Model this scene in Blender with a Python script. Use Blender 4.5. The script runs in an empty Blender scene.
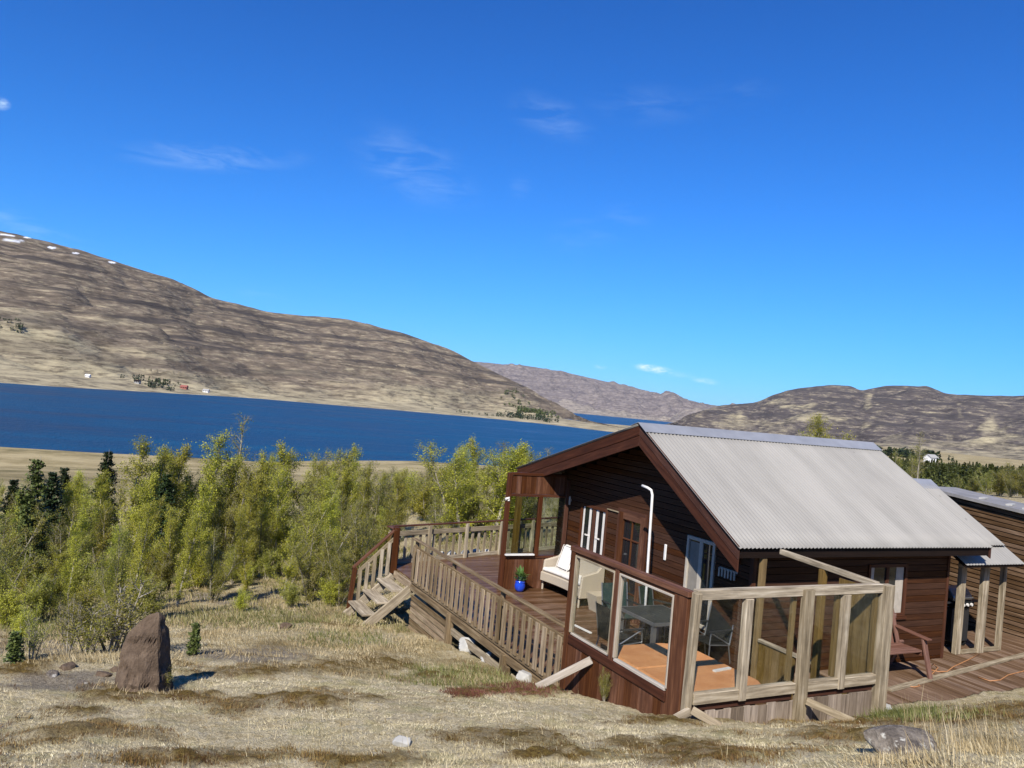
import bpy, math, random
import numpy as np
from mathutils import Vector

random.seed(7)
RS = np.random.RandomState(11)
S = bpy.context.scene
COL = S.collection

# ------------------------------------------------------------------ camera, world, sun, exposure
H = 4.0
R = np.array([[0.88863972, 0.09184907, 0.44931415],
              [-0.44949803, -0.01984829, 0.89306079],
              [0.09094491, -0.99557511, 0.02364800]])     # columns: right, down, forward in world axes
FPX, CX, CY = 782.7, 512.0, 384.0
CAM = np.array([0.0, 0.0, H])
cd = bpy.data.cameras.new('camera')
cam = bpy.data.objects.new('camera', cd)
COL.objects.link(cam)
from mathutils import Matrix
M4 = Matrix(((R[0, 0], -R[0, 1], -R[0, 2], 0), (R[1, 0], -R[1, 1], -R[1, 2], 0), (R[2, 0], -R[2, 1], -R[2, 2], H), (0, 0, 0, 1)))
cam.matrix_world = M4
cd.sensor_fit = 'HORIZONTAL'; cd.sensor_width = 36.0; cd.lens = FPX * 36.0 / 1024.0
cd.clip_start = 0.1; cd.clip_end = 60000.0
S.camera = cam

SUN_D = np.array([0.81, 0.89, -1.06]); SUN_D /= np.linalg.norm(SUN_D)
SUN_EL = math.asin(-SUN_D[2]); SUN_AZ = math.atan2(-SUN_D[0], -SUN_D[1])   # compass style, clockwise from +Y
SKY_STRENGTH, SUN_STRENGTH, EXPOSURE = 0.053, 5.0, 0.6

W = bpy.data.worlds.new('World'); S.world = W; W.use_nodes = True
nt = W.node_tree; nt.nodes.clear()
def wn(t, **k):
    n = nt.nodes.new(t)
    for a, b in k.items(): setattr(n, a, b)
    return n
def wmath(op, a, b=None, c=None):
    n = wn('ShaderNodeMath', operation=op)
    for i, v in enumerate((a, b, c)):
        if v is None: continue
        if isinstance(v, (int, float)): n.inputs[i].default_value = v
        else: nt.links.new(v, n.inputs[i])
    return n.outputs[0]
sky = wn('ShaderNodeTexSky'); sky.sky_type = 'NISHITA'; sky.sun_disc = False
sky.sun_elevation = SUN_EL; sky.sun_rotation = SUN_AZ
sky.altitude = 0; sky.air_density = 1.0; sky.dust_density = 0.15; sky.ozone_density = 4.5
gm = wn('ShaderNodeGamma'); gm.inputs[1].default_value = 1.42; nt.links.new(sky.outputs[0], gm.inputs[0])
hs = wn('ShaderNodeMixRGB', blend_type='MULTIPLY'); hs.inputs[0].default_value = 1.0; hs.inputs['Color2'].default_value = (.24, .79, 1.34, 1)
nt.links.new(gm.outputs[0], hs.inputs['Color1'])
def vmath(op, a, b_):
    n = wn('ShaderNodeVectorMath', operation=op)
    for i, v in enumerate((a, b_)):
        if isinstance(v, tuple): n.inputs[i].default_value = v
        else: nt.links.new(v, n.inputs[i])
    return n.outputs[0]
soft = vmath('DIVIDE', hs.outputs[0], vmath('ADD', (1., 1., 1.), vmath('MULTIPLY', hs.outputs[0], (1 / 11., 1 / 19., 1 / 44.))))
# thin cirrus: azimuth / elevation patches of the sky filled with streaky noise
tc = wn('ShaderNodeTexCoord'); sx = wn('ShaderNodeSeparateXYZ'); nt.links.new(tc.outputs['Generated'], sx.inputs[0])
az = wmath('ARCTAN2', sx.outputs[0], sx.outputs[1]); el = wmath('ARCSINE', sx.outputs[2])
def sky_dir(px, py):
    d = R @ np.array([px - CX, py - CY, FPX]); d /= np.linalg.norm(d)
    return math.atan2(d[0], d[1]), math.asin(d[2])
def streak(scale_a, scale_e, rot, lo, hi, seed):
    cb = wn('ShaderNodeCombineXYZ'); nt.links.new(az, cb.inputs[0]); nt.links.new(el, cb.inputs[1]); cb.inputs[2].default_value = seed
    mp = wn('ShaderNodeMapping'); mp.inputs['Rotation'].default_value = (0, 0, rot); mp.inputs['Scale'].default_value = (scale_a, scale_e, 1)
    nt.links.new(cb.outputs[0], mp.inputs[0])
    no = wn('ShaderNodeTexNoise'); no.inputs['Scale'].default_value = 1.0; no.inputs['Detail'].default_value = 8; no.inputs['Roughness'].default_value = 0.62
    no.inputs['Distortion'].default_value = 0.5
    nt.links.new(mp.outputs[0], no.inputs['Vector'])
    mr = wn('ShaderNodeMapRange'); mr.inputs['From Min'].default_value = lo; mr.inputs['From Max'].default_value = hi
    nt.links.new(no.outputs[0], mr.inputs[0])
    return mr.outputs[0]
def patch(px, py, rx, ry, rot, amp):
    a0, e0 = sky_dir(px, py)
    da = wmath('SUBTRACT', az, a0); de = wmath('SUBTRACT', el, e0)
    c, s = math.cos(rot), math.sin(rot)
    u = wmath('ADD', wmath('MULTIPLY', da, c / rx), wmath('MULTIPLY', de, s / rx))
    v = wmath('ADD', wmath('MULTIPLY', da, -s / ry), wmath('MULTIPLY', de, c / ry))
    r2 = wmath('ADD', wmath('MULTIPLY', u, u), wmath('MULTIPLY', v, v))
    g = wmath('MAXIMUM', wmath('SUBTRACT', 1.0, r2), 0.0)
    return wmath('MULTIPLY', wmath('MULTIPLY', g, g), amp)
wisps = None
for p in ((215, 157, .13, .022, 0.15, .75), (415, 168, .11, .05, -0.30, .55), (550, 117, .075, .03, -0.25, .50), (520, 187, .02, .018, 0, .4),
          (600, 228, .09, .032, .30, .35), (270, 296, .05, .012, 0, .35), (20, 224, .10, .02, -.1, .6), (650, 105, .10, .03, 0, .28),
          (740, 92, .06, .02, 0, .2)):
    q = patch(*p); wisps = q if wisps is None else wmath('ADD', wisps, q)
wisps = wmath('MULTIPLY', wisps, wmath('MULTIPLY', streak(14, 62, -0.35, .42, .88, 3.0), 0.42))
puffs = None
for p in ((654, 369, .030, .0065, -0.05, 1.5), (643, 367, .012, .006, 0, .8), (705, 381, .022, .0055, -0.1, .75), (600, 367, .012, .004, 0, .4), (2, 104, .010, .008, 0, 1.0),
          (675, 374, .03, .006, 0, .3)):
    q = patch(*p); puffs = q if puffs is None else wmath('ADD', puffs, q)
puffs = wmath('MULTIPLY', wmath('MULTIPLY', puffs, .6), streak(90, 220, 0, .34, .62, 9.0))
cl = wmath('MINIMUM', wmath('ADD', wisps, puffs), 0.9)
mixc = wn('ShaderNodeMixRGB'); mixc.inputs['Color2'].default_value = (10.5, 13.2, 15., 1)
nt.links.new(cl, mixc.inputs[0]); nt.links.new(soft, mixc.inputs[1])
bg = wn('ShaderNodeBackground'); bg.inputs['Strength'].default_value = SKY_STRENGTH
nt.links.new(mixc.outputs[0], bg.inputs['Color'])
wo = wn('ShaderNodeOutputWorld'); nt.links.new(bg.outputs[0], wo.inputs['Surface'])

sl = bpy.data.lights.new('sun', 'SUN'); sl.energy = SUN_STRENGTH; sl.angle = math.radians(0.53); sl.color = (1.0, 0.945, 0.86)
so = bpy.data.objects.new('sun', sl); COL.objects.link(so)
so.rotation_euler = Vector(SUN_D).to_track_quat('-Z', 'Y').to_euler()
so.location = (-40, -45, 55)
S.view_settings.view_transform = 'Standard'; S.view_settings.look = 'None'
S.view_settings.exposure = EXPOSURE; S.view_settings.gamma = 1.0; S.view_settings.use_curve_mapping = False
S.render.engine = 'CYCLES'
try:
    S.cycles.max_bounces = 8; S.cycles.transparent_max_bounces = 12; S.cycles.diffuse_bounces = 2
except Exception: pass

# ------------------------------------------------------------------ pixel helpers (used once, to read real positions)
def ray(px, py):
    d = R @ np.array([px - CX, py - CY, FPX]); return d / np.linalg.norm(d)
def at(px, py, dist):
    d = ray(px, py); return CAM + d * dist / math.hypot(d[0], d[1])
def onz(px, py, z):
    d = ray(px, py); return CAM + d * (z - H) / d[2]
def proj(P):
    P = np.asarray(P, float) - CAM
    c = P @ R
    return CX + FPX * c[..., 0] / c[..., 2], CY + FPX * c[..., 1] / c[..., 2], c[..., 2]
def dk(px): return math.sqrt(1 + ((px - CX) / FPX) ** 2)
def azim(px):
    d = ray(px, 355.8 + 0.0913 * px); return math.atan2(d[0], d[1])

# ------------------------------------------------------------------ noise
def _hash(ix, iy, seed):
    n = (ix.astype(np.int64) * 374761393 + iy.astype(np.int64) * 668265263 + seed * 1442695041) & 0x7fffffff
    n = ((n ^ (n >> 13)) * 1274126177) & 0x7fffffff
    n = (n ^ (n >> 16)) & 0xffff
    return n / 65535.0
def vnoise(x, y, seed=0):
    ix = np.floor(x); iy = np.floor(y); fx = x - ix; fy = y - iy
    fx = fx * fx * (3 - 2 * fx); fy = fy * fy * (3 - 2 * fy)
    a = _hash(ix, iy, seed); b = _hash(ix + 1, iy, seed); c = _hash(ix, iy + 1, seed); d = _hash(ix + 1, iy + 1, seed)
    return (a + (b - a) * fx) + ((c + (d - c) * fx) - (a + (b - a) * fx)) * fy
def fbm(x, y, octv=4, seed=0, gain=0.5):
    s = 0; a = 1.0; t = 0
    for i in range(octv):
        s = s + a * vnoise(x * 2 ** i + 13.7 * i, y * 2 ** i - 7.1 * i, seed + i); t += a; a *= gain
    return s / t * 2 - 1
def sstep(a, b, x):
    t = np.clip((x - a) / (b - a), 0, 1); return t * t * (3 - 2 * t)

# ------------------------------------------------------------------ materials
def new_mat(name):
    m = bpy.data.materials.new(name); m.use_nodes = True
    t = m.node_tree; t.nodes.clear()
    out = t.nodes.new('ShaderNodeOutputMaterial')
    return m, t, out
class NB:
    def __init__(s, t): s.t = t
    def n(s, ty, **k):
        n = s.t.nodes.new(ty)
        for a, b in k.items(): setattr(n, a, b)
        return n
    def l(s, a, b): s.t.links.new(a, b)
    def noise(s, vec, scale, detail=4, rough=.55, dist=0):
        n = s.n('ShaderNodeTexNoise'); n.inputs['Scale'].default_value = scale; n.inputs['Detail'].default_value = detail
        n.inputs['Roughness'].default_value = rough; n.inputs['Distortion'].default_value = dist
        if vec is not None: s.l(vec, n.inputs['Vector'])
        return n.outputs[0]
    def ramp(s, fac, stops):
        r = s.n('ShaderNodeValToRGB'); e = r.color_ramp.elements
        while len(e) < len(stops): e.new(.5)
        for i, (p, c) in enumerate(stops): e[i].position = p; e[i].color = (*c, 1)
        s.l(fac, r.inputs[0]); return r.outputs[0]
    def mix(s, fac, a, b, mode='MIX'):
        m = s.n('ShaderNodeMixRGB', blend_type=mode)
        for i, v in enumerate((fac, a, b)):
            if isinstance(v, (int, float)): m.inputs[i].default_value = v
            elif isinstance(v, tuple): m.inputs[i].default_value = (*v, 1)
            else: s.l(v, m.inputs[i])
        return m.outputs[0]
    def math(s, op, a, b=None):
        m = s.n('ShaderNodeMath', operation=op)
        for i, v in enumerate((a, b)):
            if v is None: continue
            if isinstance(v, (int, float)): m.inputs[i].default_value = v
            else: s.l(v, m.inputs[i])
        return m.outputs[0]
    def rng(s, v, a, b, c=0., d=1.):
        m = s.n('ShaderNodeMapRange')
        for i, q in enumerate((a, b, c, d)): m.inputs[i + 1].default_value = q
        s.l(v, m.inputs[0]); return m.outputs[0]
    def attr(s, name):
        a = s.n('ShaderNodeAttribute'); a.attribute_name = name; return a
    def mapping(s, vec, scale, rot=(0, 0, 0)):
        m = s.n('ShaderNodeMapping'); m.inputs['Scale'].default_value = scale; m.inputs['Rotation'].default_value = rot
        s.l(vec, m.inputs[0]); return m.outputs[0]
    def bump(s, h, strength, dist):
        b = s.n('ShaderNodeBump'); b.inputs['Strength'].default_value = strength; b.inputs['Distance'].default_value = dist
        s.l(h, b.inputs['Height']); return b.outputs[0]
    def pbsdf(s, col, rough=.6, normal=None, metal=0., spec=.5):
        p = s.n('ShaderNodeBsdfPrincipled')
        if isinstance(col, tuple): p.inputs['Base Color'].default_value = (*col, 1)
        else: s.l(col, p.inputs['Base Color'])
        if isinstance(rough, (int, float)): p.inputs['Roughness'].default_value = rough
        else: s.l(rough, p.inputs['Roughness'])
        p.inputs['Metallic'].default_value = metal
        p.inputs['Specular IOR Level'].default_value = spec
        if normal is not None: s.l(normal, p.inputs['Normal'])
        return p

def wood(name, dark, mid, light, rough=.65, var=.35, grain=26., spec=.3, stain=.35):
    m, t, out = new_mat(name); b = NB(t)
    uv = b.n('ShaderNodeUVMap').outputs[0]
    g = b.noise(b.mapping(uv, (1.3, grain, 1)), 1.0, 5, .62, .4)
    g2 = b.noise(b.mapping(uv, (3.0, grain * 3.2, 1)), 1.0, 3, .6)
    gg = b.math('ADD', b.math('MULTIPLY', g, .7), b.math('MULTIPLY', g2, .3))
    c = b.ramp(gg, [(.30, dark), (.52, mid), (.74, light)])
    r = b.attr('rnd').outputs['Fac']
    v = b.rng(r, 0, 1, 1 - var, 1 + var * .8)
    hsv = b.n('ShaderNodeHueSaturation'); b.l(v, hsv.inputs['Value']); b.l(c, hsv.inputs['Color'])
    b.l(b.rng(r, 0, 1, 1.12, .85), hsv.inputs['Saturation'])
    tc = b.n('ShaderNodeTexCoord').outputs['Object']
    st = b.noise(tc, 2.3, 5, .65)
    c2 = b.mix(b.rng(st, .52, .75, 0, stain), hsv.outputs[0], tuple(x * .45 for x in mid))
    nrm = b.bump(gg, .35, .006)
    p = b.pbsdf(c2, b.rng(g, .3, .7, rough + .1, rough - .1), nrm, 0, spec * .45)
    b.l(p.outputs[0], out.inputs[0]); return m
def plain(name, col, rough=.5, metal=0., var=.12, scale=9., bump=.1, spec=.5):
    m, t, out = new_mat(name); b = NB(t)
    tc = b.n('ShaderNodeTexCoord').outputs['Object']
    n = b.noise(tc, scale, 5, .6)
    c = b.mix(b.rng(n, .3, .7, 0, 1), tuple(x * (1 - var) for x in col), tuple(min(1, x * (1 + var)) for x in col))
    p = b.pbsdf(c, rough, b.bump(b.noise(tc, scale * 6, 3), bump, .004), metal, spec)
    b.l(p.outputs[0], out.inputs[0]); return m

MT = {}
MT['stain'] = wood('stained_wood', (.034, .012, .006), (.090, .034, .015), (.185, .082, .038), .6, .42, 20, stain=.7)
MT['siding'] = wood('siding_wood', (.024, .009, .004), (.047, .018, .0075), (.080, .033, .0135), .6, .10, 22, stain=.2)
MT['fascia'] = wood('barge_board_wood', (.024, .009, .006), (.056, .021, .012), (.105, .041, .024), .6, .15, 18)
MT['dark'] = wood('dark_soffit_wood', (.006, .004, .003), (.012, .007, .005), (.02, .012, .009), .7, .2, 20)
MT['weather'] = wood('weathered_wood', (.06, .045, .028), (.275, .222, .148), (.53, .46, .345), .75, .30, 15, .2, .65)
MT['rail'] = wood('sun_bleached_rail_wood', (.065, .042, .022), (.235, .17, .10), (.46, .375, .255), .75, .42, 17, .2, .55)
MT['greyboard'] = wood('grey_board_wood', (.085, .066, .052), (.24, .19, .145), (.42, .35, .275), .8, .45, 16, .15, .45)
MT['ochre'] = wood('ochre_board_wood', (.065, .038, .012), (.145, .092, .030), (.24, .16, .06), .6, .25, 16, .3, .3)
MT['deck'] = wood('deck_wood', (.040, .018, .009), (.110, .056, .027), (.225, .135, .075), .42, .35, 15, .5, .5)
MT['deckr'] = wood('dry_deck_wood', (.06, .034, .020), (.15, .092, .055), (.28, .19, .12), .6, .35, 14, .35, .4)
MT['redwood'] = wood('red_bench_wood', (.07, .034, .025), (.155, .078, .056), (.26, .15, .11), .55, .2, 20)
MT['slat'] = wood('brown_slat_wood', (.04, .022, .010), (.105, .060, .030), (.23, .150, .085), .6, .5, 14, .3, .3)
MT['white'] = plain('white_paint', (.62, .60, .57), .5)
MT['whitewood'] = wood('white_washed_wood', (.19, .155, .115), (.36, .31, .25), (.52, .48, .42), .6, .1, 16, .3, .15)
MT['offwhite'] = plain('old_white_frame', (.38, .34, .28), .6, spec=.2)
MT['shade_grey'] = plain('dull_grey', (.20, .18, .15), .7, spec=.2)
MT['grey_metal'] = plain('grey_metal', (.30, .31, .32), .35, .8)
MT['dark_metal'] = plain('dark_metal', (.03, .032, .035), .4, .3)
MT['black'] = plain('black_fabric', (.010, .011, .012), .8, spec=.15)
MT['green_fabric'] = plain('dark_green_fabric', (.012, .03, .027), .7)
MT['tabletop'] = plain('dark_table_slats', (.022, .028, .030), .5, 0, .2, spec=.2)
MT['blue_pot'] = plain('blue_glaze', (.012, .05, .42), .12, 0, .15, 5)
MT['leaf_pot'] = plain('pot_plant_leaf', (.07, .14, .03), .5)
MT['cushion'] = plain('pale_cushion', (.58, .55, .50), .9)
MT['stone_white'] = plain('pale_stone', (.34, .33, .30), .85, 0, .25, 6, .5)
MT['roofgrey'] = plain('grey_felt', (.19, .182, .178), .8, 0, .2, 3, .4)
MT['rubber'] = plain('orange_cord', (.36, .17, .07), .5)
MT['trim'] = wood('dark_frame_wood', (.035, .013, .007), (.070, .025, .012), (.12, .045, .022), .5, .1, 24)
MT['redroof'] = plain('red_roof', (.24, .075, .055), .8)
MT['housewhite'] = plain('white_wall', (.65, .64, .62), .7)
MT['concrete'] = plain('grey_wall', (.30, .29, .27), .8)

# corrugated roof metal
m, t, out = new_mat('corrugated_metal'); b = NB(t)
tc = b.n('ShaderNodeTexCoord').outputs['Object']
n1 = b.noise(b.mapping(tc, (1.6, .35, .35)), 1.4, 5, .6); n2 = b.noise(tc, 30, 3)
c = b.ramp(n1, [(.3, (.215, .205, .186)), (.55, (.255, .243, .220)), (.8, (.285, .27, .246))])
c = b.mix(b.rng(n2, .55, .8, 0, .18), c, (.30, .28, .25))
sp = b.n('ShaderNodeSeparateXYZ'); b.l(tc, sp.inputs[0])
wnz = b.n('ShaderNodeTexWhiteNoise'); wnz.noise_dimensions = '1D'; b.l(b.math('FLOOR', b.math('MULTIPLY', sp.outputs[0], 1 / .82)), wnz.inputs['W'])
c = b.mix(1.0, c, b.ramp(wnz.outputs[0], [(0, (.96, .96, .96)), (1, (1.02, 1.02, 1.02))]), 'MULTIPLY')
dr_ = b.noise(b.mapping(tc, (9, .5, .5)), 1.0, 5, .7); c = b.mix(b.rng(dr_, .55, .75, 0, .28), c, (.22, .205, .185))
vs = b.n('ShaderNodeTexVoronoi'); vs.inputs['Scale'].default_value = 1.0; vs.inputs['Randomness'].default_value = .12; b.l(b.mapping(tc, (4.1, 1.6, 0)), vs.inputs['Vector'])
c = b.mix(b.rng(vs.outputs['Distance'], .035, .06, .55, 0), c, (.12, .11, .10))
p = b.pbsdf(c, .62, None, 0.0, .25); b.l(p.outputs[0], out.inputs[0]); MT['roof'] = m
m, t, out = new_mat('galvanised_metal'); b = NB(t)
tc = b.n('ShaderNodeTexCoord').outputs['Object']
c = b.ramp(b.noise(tc, 3, 5, .6), [(.3, (.27, .275, .285)), (.7, (.36, .365, .375))])
p = b.pbsdf(c, .4, None, .35, .5); b.l(p.outputs[0], out.inputs[0]); MT['ridge'] = m

# clear glass: lets the sun through, reflects at grazing angles
def glass(name, tint, base_refl, dirt=.04):
    m, t, out = new_mat(name); b = NB(t)
    tr = b.n('ShaderNodeBsdfTransparent'); tr.inputs[0].default_value = (*tint, 1)
    gl = b.n('ShaderNodeBsdfGlossy'); gl.inputs['Roughness'].default_value = .02; gl.inputs[0].default_value = (.9, .95, 1, 1)
    fr = b.n('ShaderNodeFresnel'); fr.inputs[0].default_value = 1.45
    mx = b.n('ShaderNodeMixShader'); b.l(b.math('MULTIPLY', fr.outputs[0], base_refl), mx.inputs[0]); b.l(tr.outputs[0], mx.inputs[1]); b.l(gl.outputs[0], mx.inputs[2])
    df = b.n('ShaderNodeBsdfDiffuse'); df.inputs[0].default_value = (.4, .42, .38, 1)
    tcn = b.n('ShaderNodeTexCoord').outputs['Object']
    mx2 = b.n('ShaderNodeMixShader'); b.l(b.rng(b.noise(tcn, 3, 5, .7), .4, .8, 0, dirt), mx2.inputs[0]); b.l(mx.outputs[0], mx2.inputs[1]); b.l(df.outputs[0], mx2.inputs[2])
    b.l(mx2.outputs[0], out.inputs[0]); return m
MT['glass'] = glass('clear_glass', (.95, .96, .94), .12, .005)
MT['dim_glass'] = glass('greenish_glass', (.74, .78, .72), .35, .012)
m, t, out = new_mat('window_glass'); b = NB(t)
p = b.pbsdf((.012, .014, .016), .03, None, 0, .9); b.l(p.outputs[0], out.inputs[0]); MT['pane'] = m
# hot tub cover
m, t, out = new_mat('tub_cover_vinyl'); b = NB(t)
tc = b.n('ShaderNodeTexCoord').outputs['Object']
c = b.ramp(b.noise(tc, 4, 6, .65), [(.3, (.46, .19, .07)), (.6, (.56, .255, .10)), (.8, (.62, .31, .14))])
p = b.pbsdf(c, .55, b.bump(b.noise(tc, 60, 3), .2, .004)); b.l(p.outputs[0], out.inputs[0]); MT['cover'] = m
# wicker
m, t, out = new_mat('wicker'); b = NB(t)
tc = b.n('ShaderNodeTexCoord').outputs['Object']
w1 = b.n('ShaderNodeTexWave', wave_type='BANDS', bands_direction='Z'); w1.inputs['Scale'].default_value = 22; w1.inputs['Distortion'].default_value = 1; b.l(tc, w1.inputs[0])
w2 = b.n('ShaderNodeTexWave', wave_type='BANDS', bands_direction='DIAGONAL'); w2.inputs['Scale'].default_value = 22; w2.inputs['Distortion'].default_value = 1; b.l(tc, w2.inputs[0])
ww = b.math('MULTIPLY', w1.outputs[1], w2.outputs[1])
c = b.ramp(ww, [(.0, (.25, .20, .14)), (.4, (.50, .43, .33)), (1, (.62, .56, .46))])
p = b.pbsdf(c, .7, b.bump(ww, .5, .006)); b.l(p.outputs[0], out.inputs[0]); MT['wicker'] = m

def leaf_mat(name, c0, c1, c2, trans=.35):
    m, t, out = new_mat(name); b = NB(t)
    r = b.attr('rnd').outputs['Fac']
    oi = b.n('ShaderNodeObjectInfo').outputs['Random']
    c = b.ramp(r, [(.05, c0), (.5, c1), (.95, c2)])
    hsv = b.n('ShaderNodeHueSaturation'); b.l(c, hsv.inputs['Color']); b.l(b.rng(oi, 0, 1, .482, .512), hsv.inputs['Hue']); b.l(b.rng(oi, 0, 1, .78, 1.22), hsv.inputs['Value'])
    p = b.pbsdf(hsv.outputs[0], .5, None, 0, .3)
    tl = b.n('ShaderNodeBsdfTranslucent'); b.l(hsv.outputs[0], tl.inputs[0])
    mx = b.n('ShaderNodeMixShader'); mx.inputs[0].default_value = trans; b.l(p.outputs[0], mx.inputs[1]); b.l(tl.outputs[0], mx.inputs[2])
    b.l(mx.outputs[0], out.inputs[0]); return m
MT['leaf'] = leaf_mat('spring_birch_leaf', (.19, .205, .024), (.47, .465, .054), (.68, .64, .13), .52)
MT['leaf2'] = leaf_mat('olive_willow_leaf', (.13, .14, .026), (.33, .32, .055), (.52, .48, .11), .52)
MT['needle'] = leaf_mat('dark_needle', (.014, .024, .010), (.032, .052, .016), (.07, .09, .028), .15)
MT['needle2'] = leaf_mat('larch_needle', (.05, .065, .018), (.095, .115, .028), (.16, .175, .05), .25)
MT['grass'] = leaf_mat('dry_grass', (.24, .18, .075), (.46, .37, .18), (.62, .54, .33), .3)
MT['ggrass'] = leaf_mat('green_grass', (.07, .09, .02), (.16, .18, .05), (.27, .26, .09), .3)
MT['mgrass'] = leaf_mat('meadow_grass_blade', (.10, .11, .03), (.24, .22, .08), (.46, .39, .20), .3)
MT['heath'] = leaf_mat('heath_twig', (.075, .036, .013), (.165, .105, .026), (.33, .255, .07), .2)
MT['redheath'] = leaf_mat('red_heath_twig', (.07, .025, .016), (.14, .055, .035), (.20, .09, .055), .2)
MT['mossy'] = leaf_mat('moss_tip', (.34, .28, .14), (.60, .52, .31), (.78, .70, .48), .25)
MT['bark'] = wood('grey_bark', (.10, .085, .065), (.26, .23, .18), (.42, .38, .31), .85, .3, 8)

# ground: moss, dry grass, gravel and heath by mesh attributes, broken up by noise
m, t, out = new_mat('ground_moss'); b = NB(t)
tc = b.n('ShaderNodeTexCoord').outputs['Object']
nA = b.noise(tc, .9, 6, .62); nB = b.noise(tc, 7, 6, .65); nC = b.noise(tc, 38, 5, .7); nD = b.noise(tc, 120, 4, .7)
moss = b.ramp(b.math('ADD', b.math('MULTIPLY', nB, .5), b.math('MULTIPLY', nC, .5)), [(.28, (.18, .13, .06)), (.40, (.44, .35, .19)), (.52, (.68, .575, .365)), (.72, (.76, .69, .52))])
moss = b.mix(b.rng(nA, .52, .72, 0, .3), moss, (.46, .40, .33))
moss = b.mix(b.rng(nD, .34, .54, .65, 0), moss, (.15, .115, .06))
nE = b.noise(tc, 2.6, 6, .68)
moss = b.mix(b.rng(nE, .50, .64, 0, .6), moss, (.36, .325, .15))
moss = b.mix(b.rng(b.noise(tc, 4.4, 6, .7, .6), .57, .70, 0, .45), moss, (.22, .135, .06))
hth = b.ramp(b.math('ADD', b.math('MULTIPLY', nC, .6), b.math('MULTIPLY', nD, .4)), [(.3, (.045, .025, .010)), (.46, (.125, .078, .022)), (.60, (.24, .172, .048)), (.75, (.40, .32, .14))])
dry = b.ramp(b.math('ADD', b.math('MULTIPLY', nB, .4), b.math('MULTIPLY', nD, .6)), [(.3, (.13, .095, .045)), (.5, (.31, .245, .12)), (.68, (.50, .42, .24))])
grv = b.ramp(nC, [(.3, (.13, .105, .075)), (.5, (.26, .22, .165)), (.7, (.40, .35, .27))])
c = b.mix(b.attr('dry').outputs['Fac'], moss, dry)
c = b.mix(b.attr('gravel').outputs['Fac'], c, grv)
c = b.mix(b.attr('heath').outputs['Fac'], c, hth)
far = b.ramp(b.noise(tc, .06, 6, .65), [(.32, (.115, .10, .045)), (.45, (.25, .20, .10)), (.6, (.37, .30, .165)), (.75, (.30, .255, .15))])
c = b.mix(b.attr('far').outputs['Fac'], c, far)
hgt = b.math('ADD', b.math('MULTIPLY', nC, .6), b.math('MULTIPLY', nD, .4))
p = b.pbsdf(c, .95, b.bump(hgt, 1.0, .08), 0, .1); b.l(p.outputs[0], out.inputs[0]); MT['ground'] = m

# far hillsides: strata from world height, grass below, bare rock and heath above
def hill_mat(name, grass, heath, rock, zs, snow=False, seed=0.0, mixlo=.42):
    m, t, out = new_mat(name); b = NB(t)
    tc = b.n('ShaderNodeTexCoord').outputs['Object']
    off = b.n('ShaderNodeMapping'); off.inputs['Location'].default_value = (seed * 311, seed * 97, seed * 13); b.l(tc, off.inputs[0]); v = off.outputs[0]
    n1 = b.noise(b.mapping(v, (1 / 650., 1 / 650., 1 / (zs * 1.6))), 1.0, 8, .6, .5)
    n2 = b.noise(b.mapping(v, (1 / 240., 1 / 240., 1 / (zs * .42))), 1.0, 9, .66, .5)
    n3 = b.noise(b.mapping(v, (1 / 70., 1 / 70., 1 / 8.)), 1.0, 6, .7)
    g = b.attr('grassy').outputs['Fac']
    f = b.math('ADD', b.math('ADD', b.math('MULTIPLY', n1, .62), b.math('MULTIPLY', n2, .38)), b.rng(g, 0, 1, -.20, .22))
    n4 = b.noise(b.mapping(v, (1 / 28., 1 / 28., 1 / 5.)), 1.0, 6, .72)
    c = b.mix(b.rng(f, mixlo + .03, mixlo + .19, 0, 1), heath, grass)
    c = b.mix(b.rng(n2, .54, .70, 0, .75), c, rock)
    c = b.mix(b.rng(n3, .34, .50, .60, 0), c, tuple(x * .42 for x in heath))
    c = b.mix(b.rng(n3, .55, .75, 0, .40), c, tuple(min(.6, x * 1.35) for x in grass))
    c = b.mix(b.rng(n4, .38, .5, .75, 0), c, tuple(x * .42 for x in heath)); c = b.mix(b.rng(n4, .53, .66, 0, .6), c, tuple(min(.6, x * 1.2) for x in grass))
    wp = b.n('ShaderNodeTexWave', wave_type='BANDS', bands_direction='Z'); wp.inputs['Scale'].default_value = 1.0; wp.inputs['Distortion'].default_value = 7.0; wp.inputs['Detail'].default_value = 5; wp.inputs['Detail Scale'].default_value = .5; wp.inputs['Detail Roughness'].default_value = .7
    b.l(b.mapping(v, (1 / 420., 1 / 420., 1 / 120.)), wp.inputs[0])
    bd_ = b.math('MULTIPLY', b.rng(wp.outputs[1], .60, .85, 0, 1), b.rng(n2, .42, .54, 0, .95)); bd_ = b.math('MULTIPLY', bd_, b.rng(g, .2, .6, 1, .15))
    c = b.mix(bd_, c, rock)
    if snow:
        s = b.attr('snow').outputs['Fac']
        c = b.mix(s, c, (.80, .82, .85))
    hgt = b.math('ADD', b.math('MULTIPLY', n2, 14.), b.math('MULTIPLY', n3, 4.))
    p = b.pbsdf(c, .95, b.bump(hgt, 1.0, 1.0), 0, .05); b.l(p.outputs[0], out.inputs[0]); return m
MT['hillL'] = hill_mat('brown_hillside', (.37, .315, .20), (.165, .130, .095), (.060, .050, .043), 30, True, 0.0)
MT['hillP'] = hill_mat('purple_hillside', (.29, .25, .20), (.175, .148, .140), (.115, .098, .098), 45, False, 1.0, .50)
MT['hillR'] = hill_mat('dark_hillside', (.35, .30, .19), (.092, .077, .072), (.060, .052, .050), 60, False, 2.0, .49)

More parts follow.
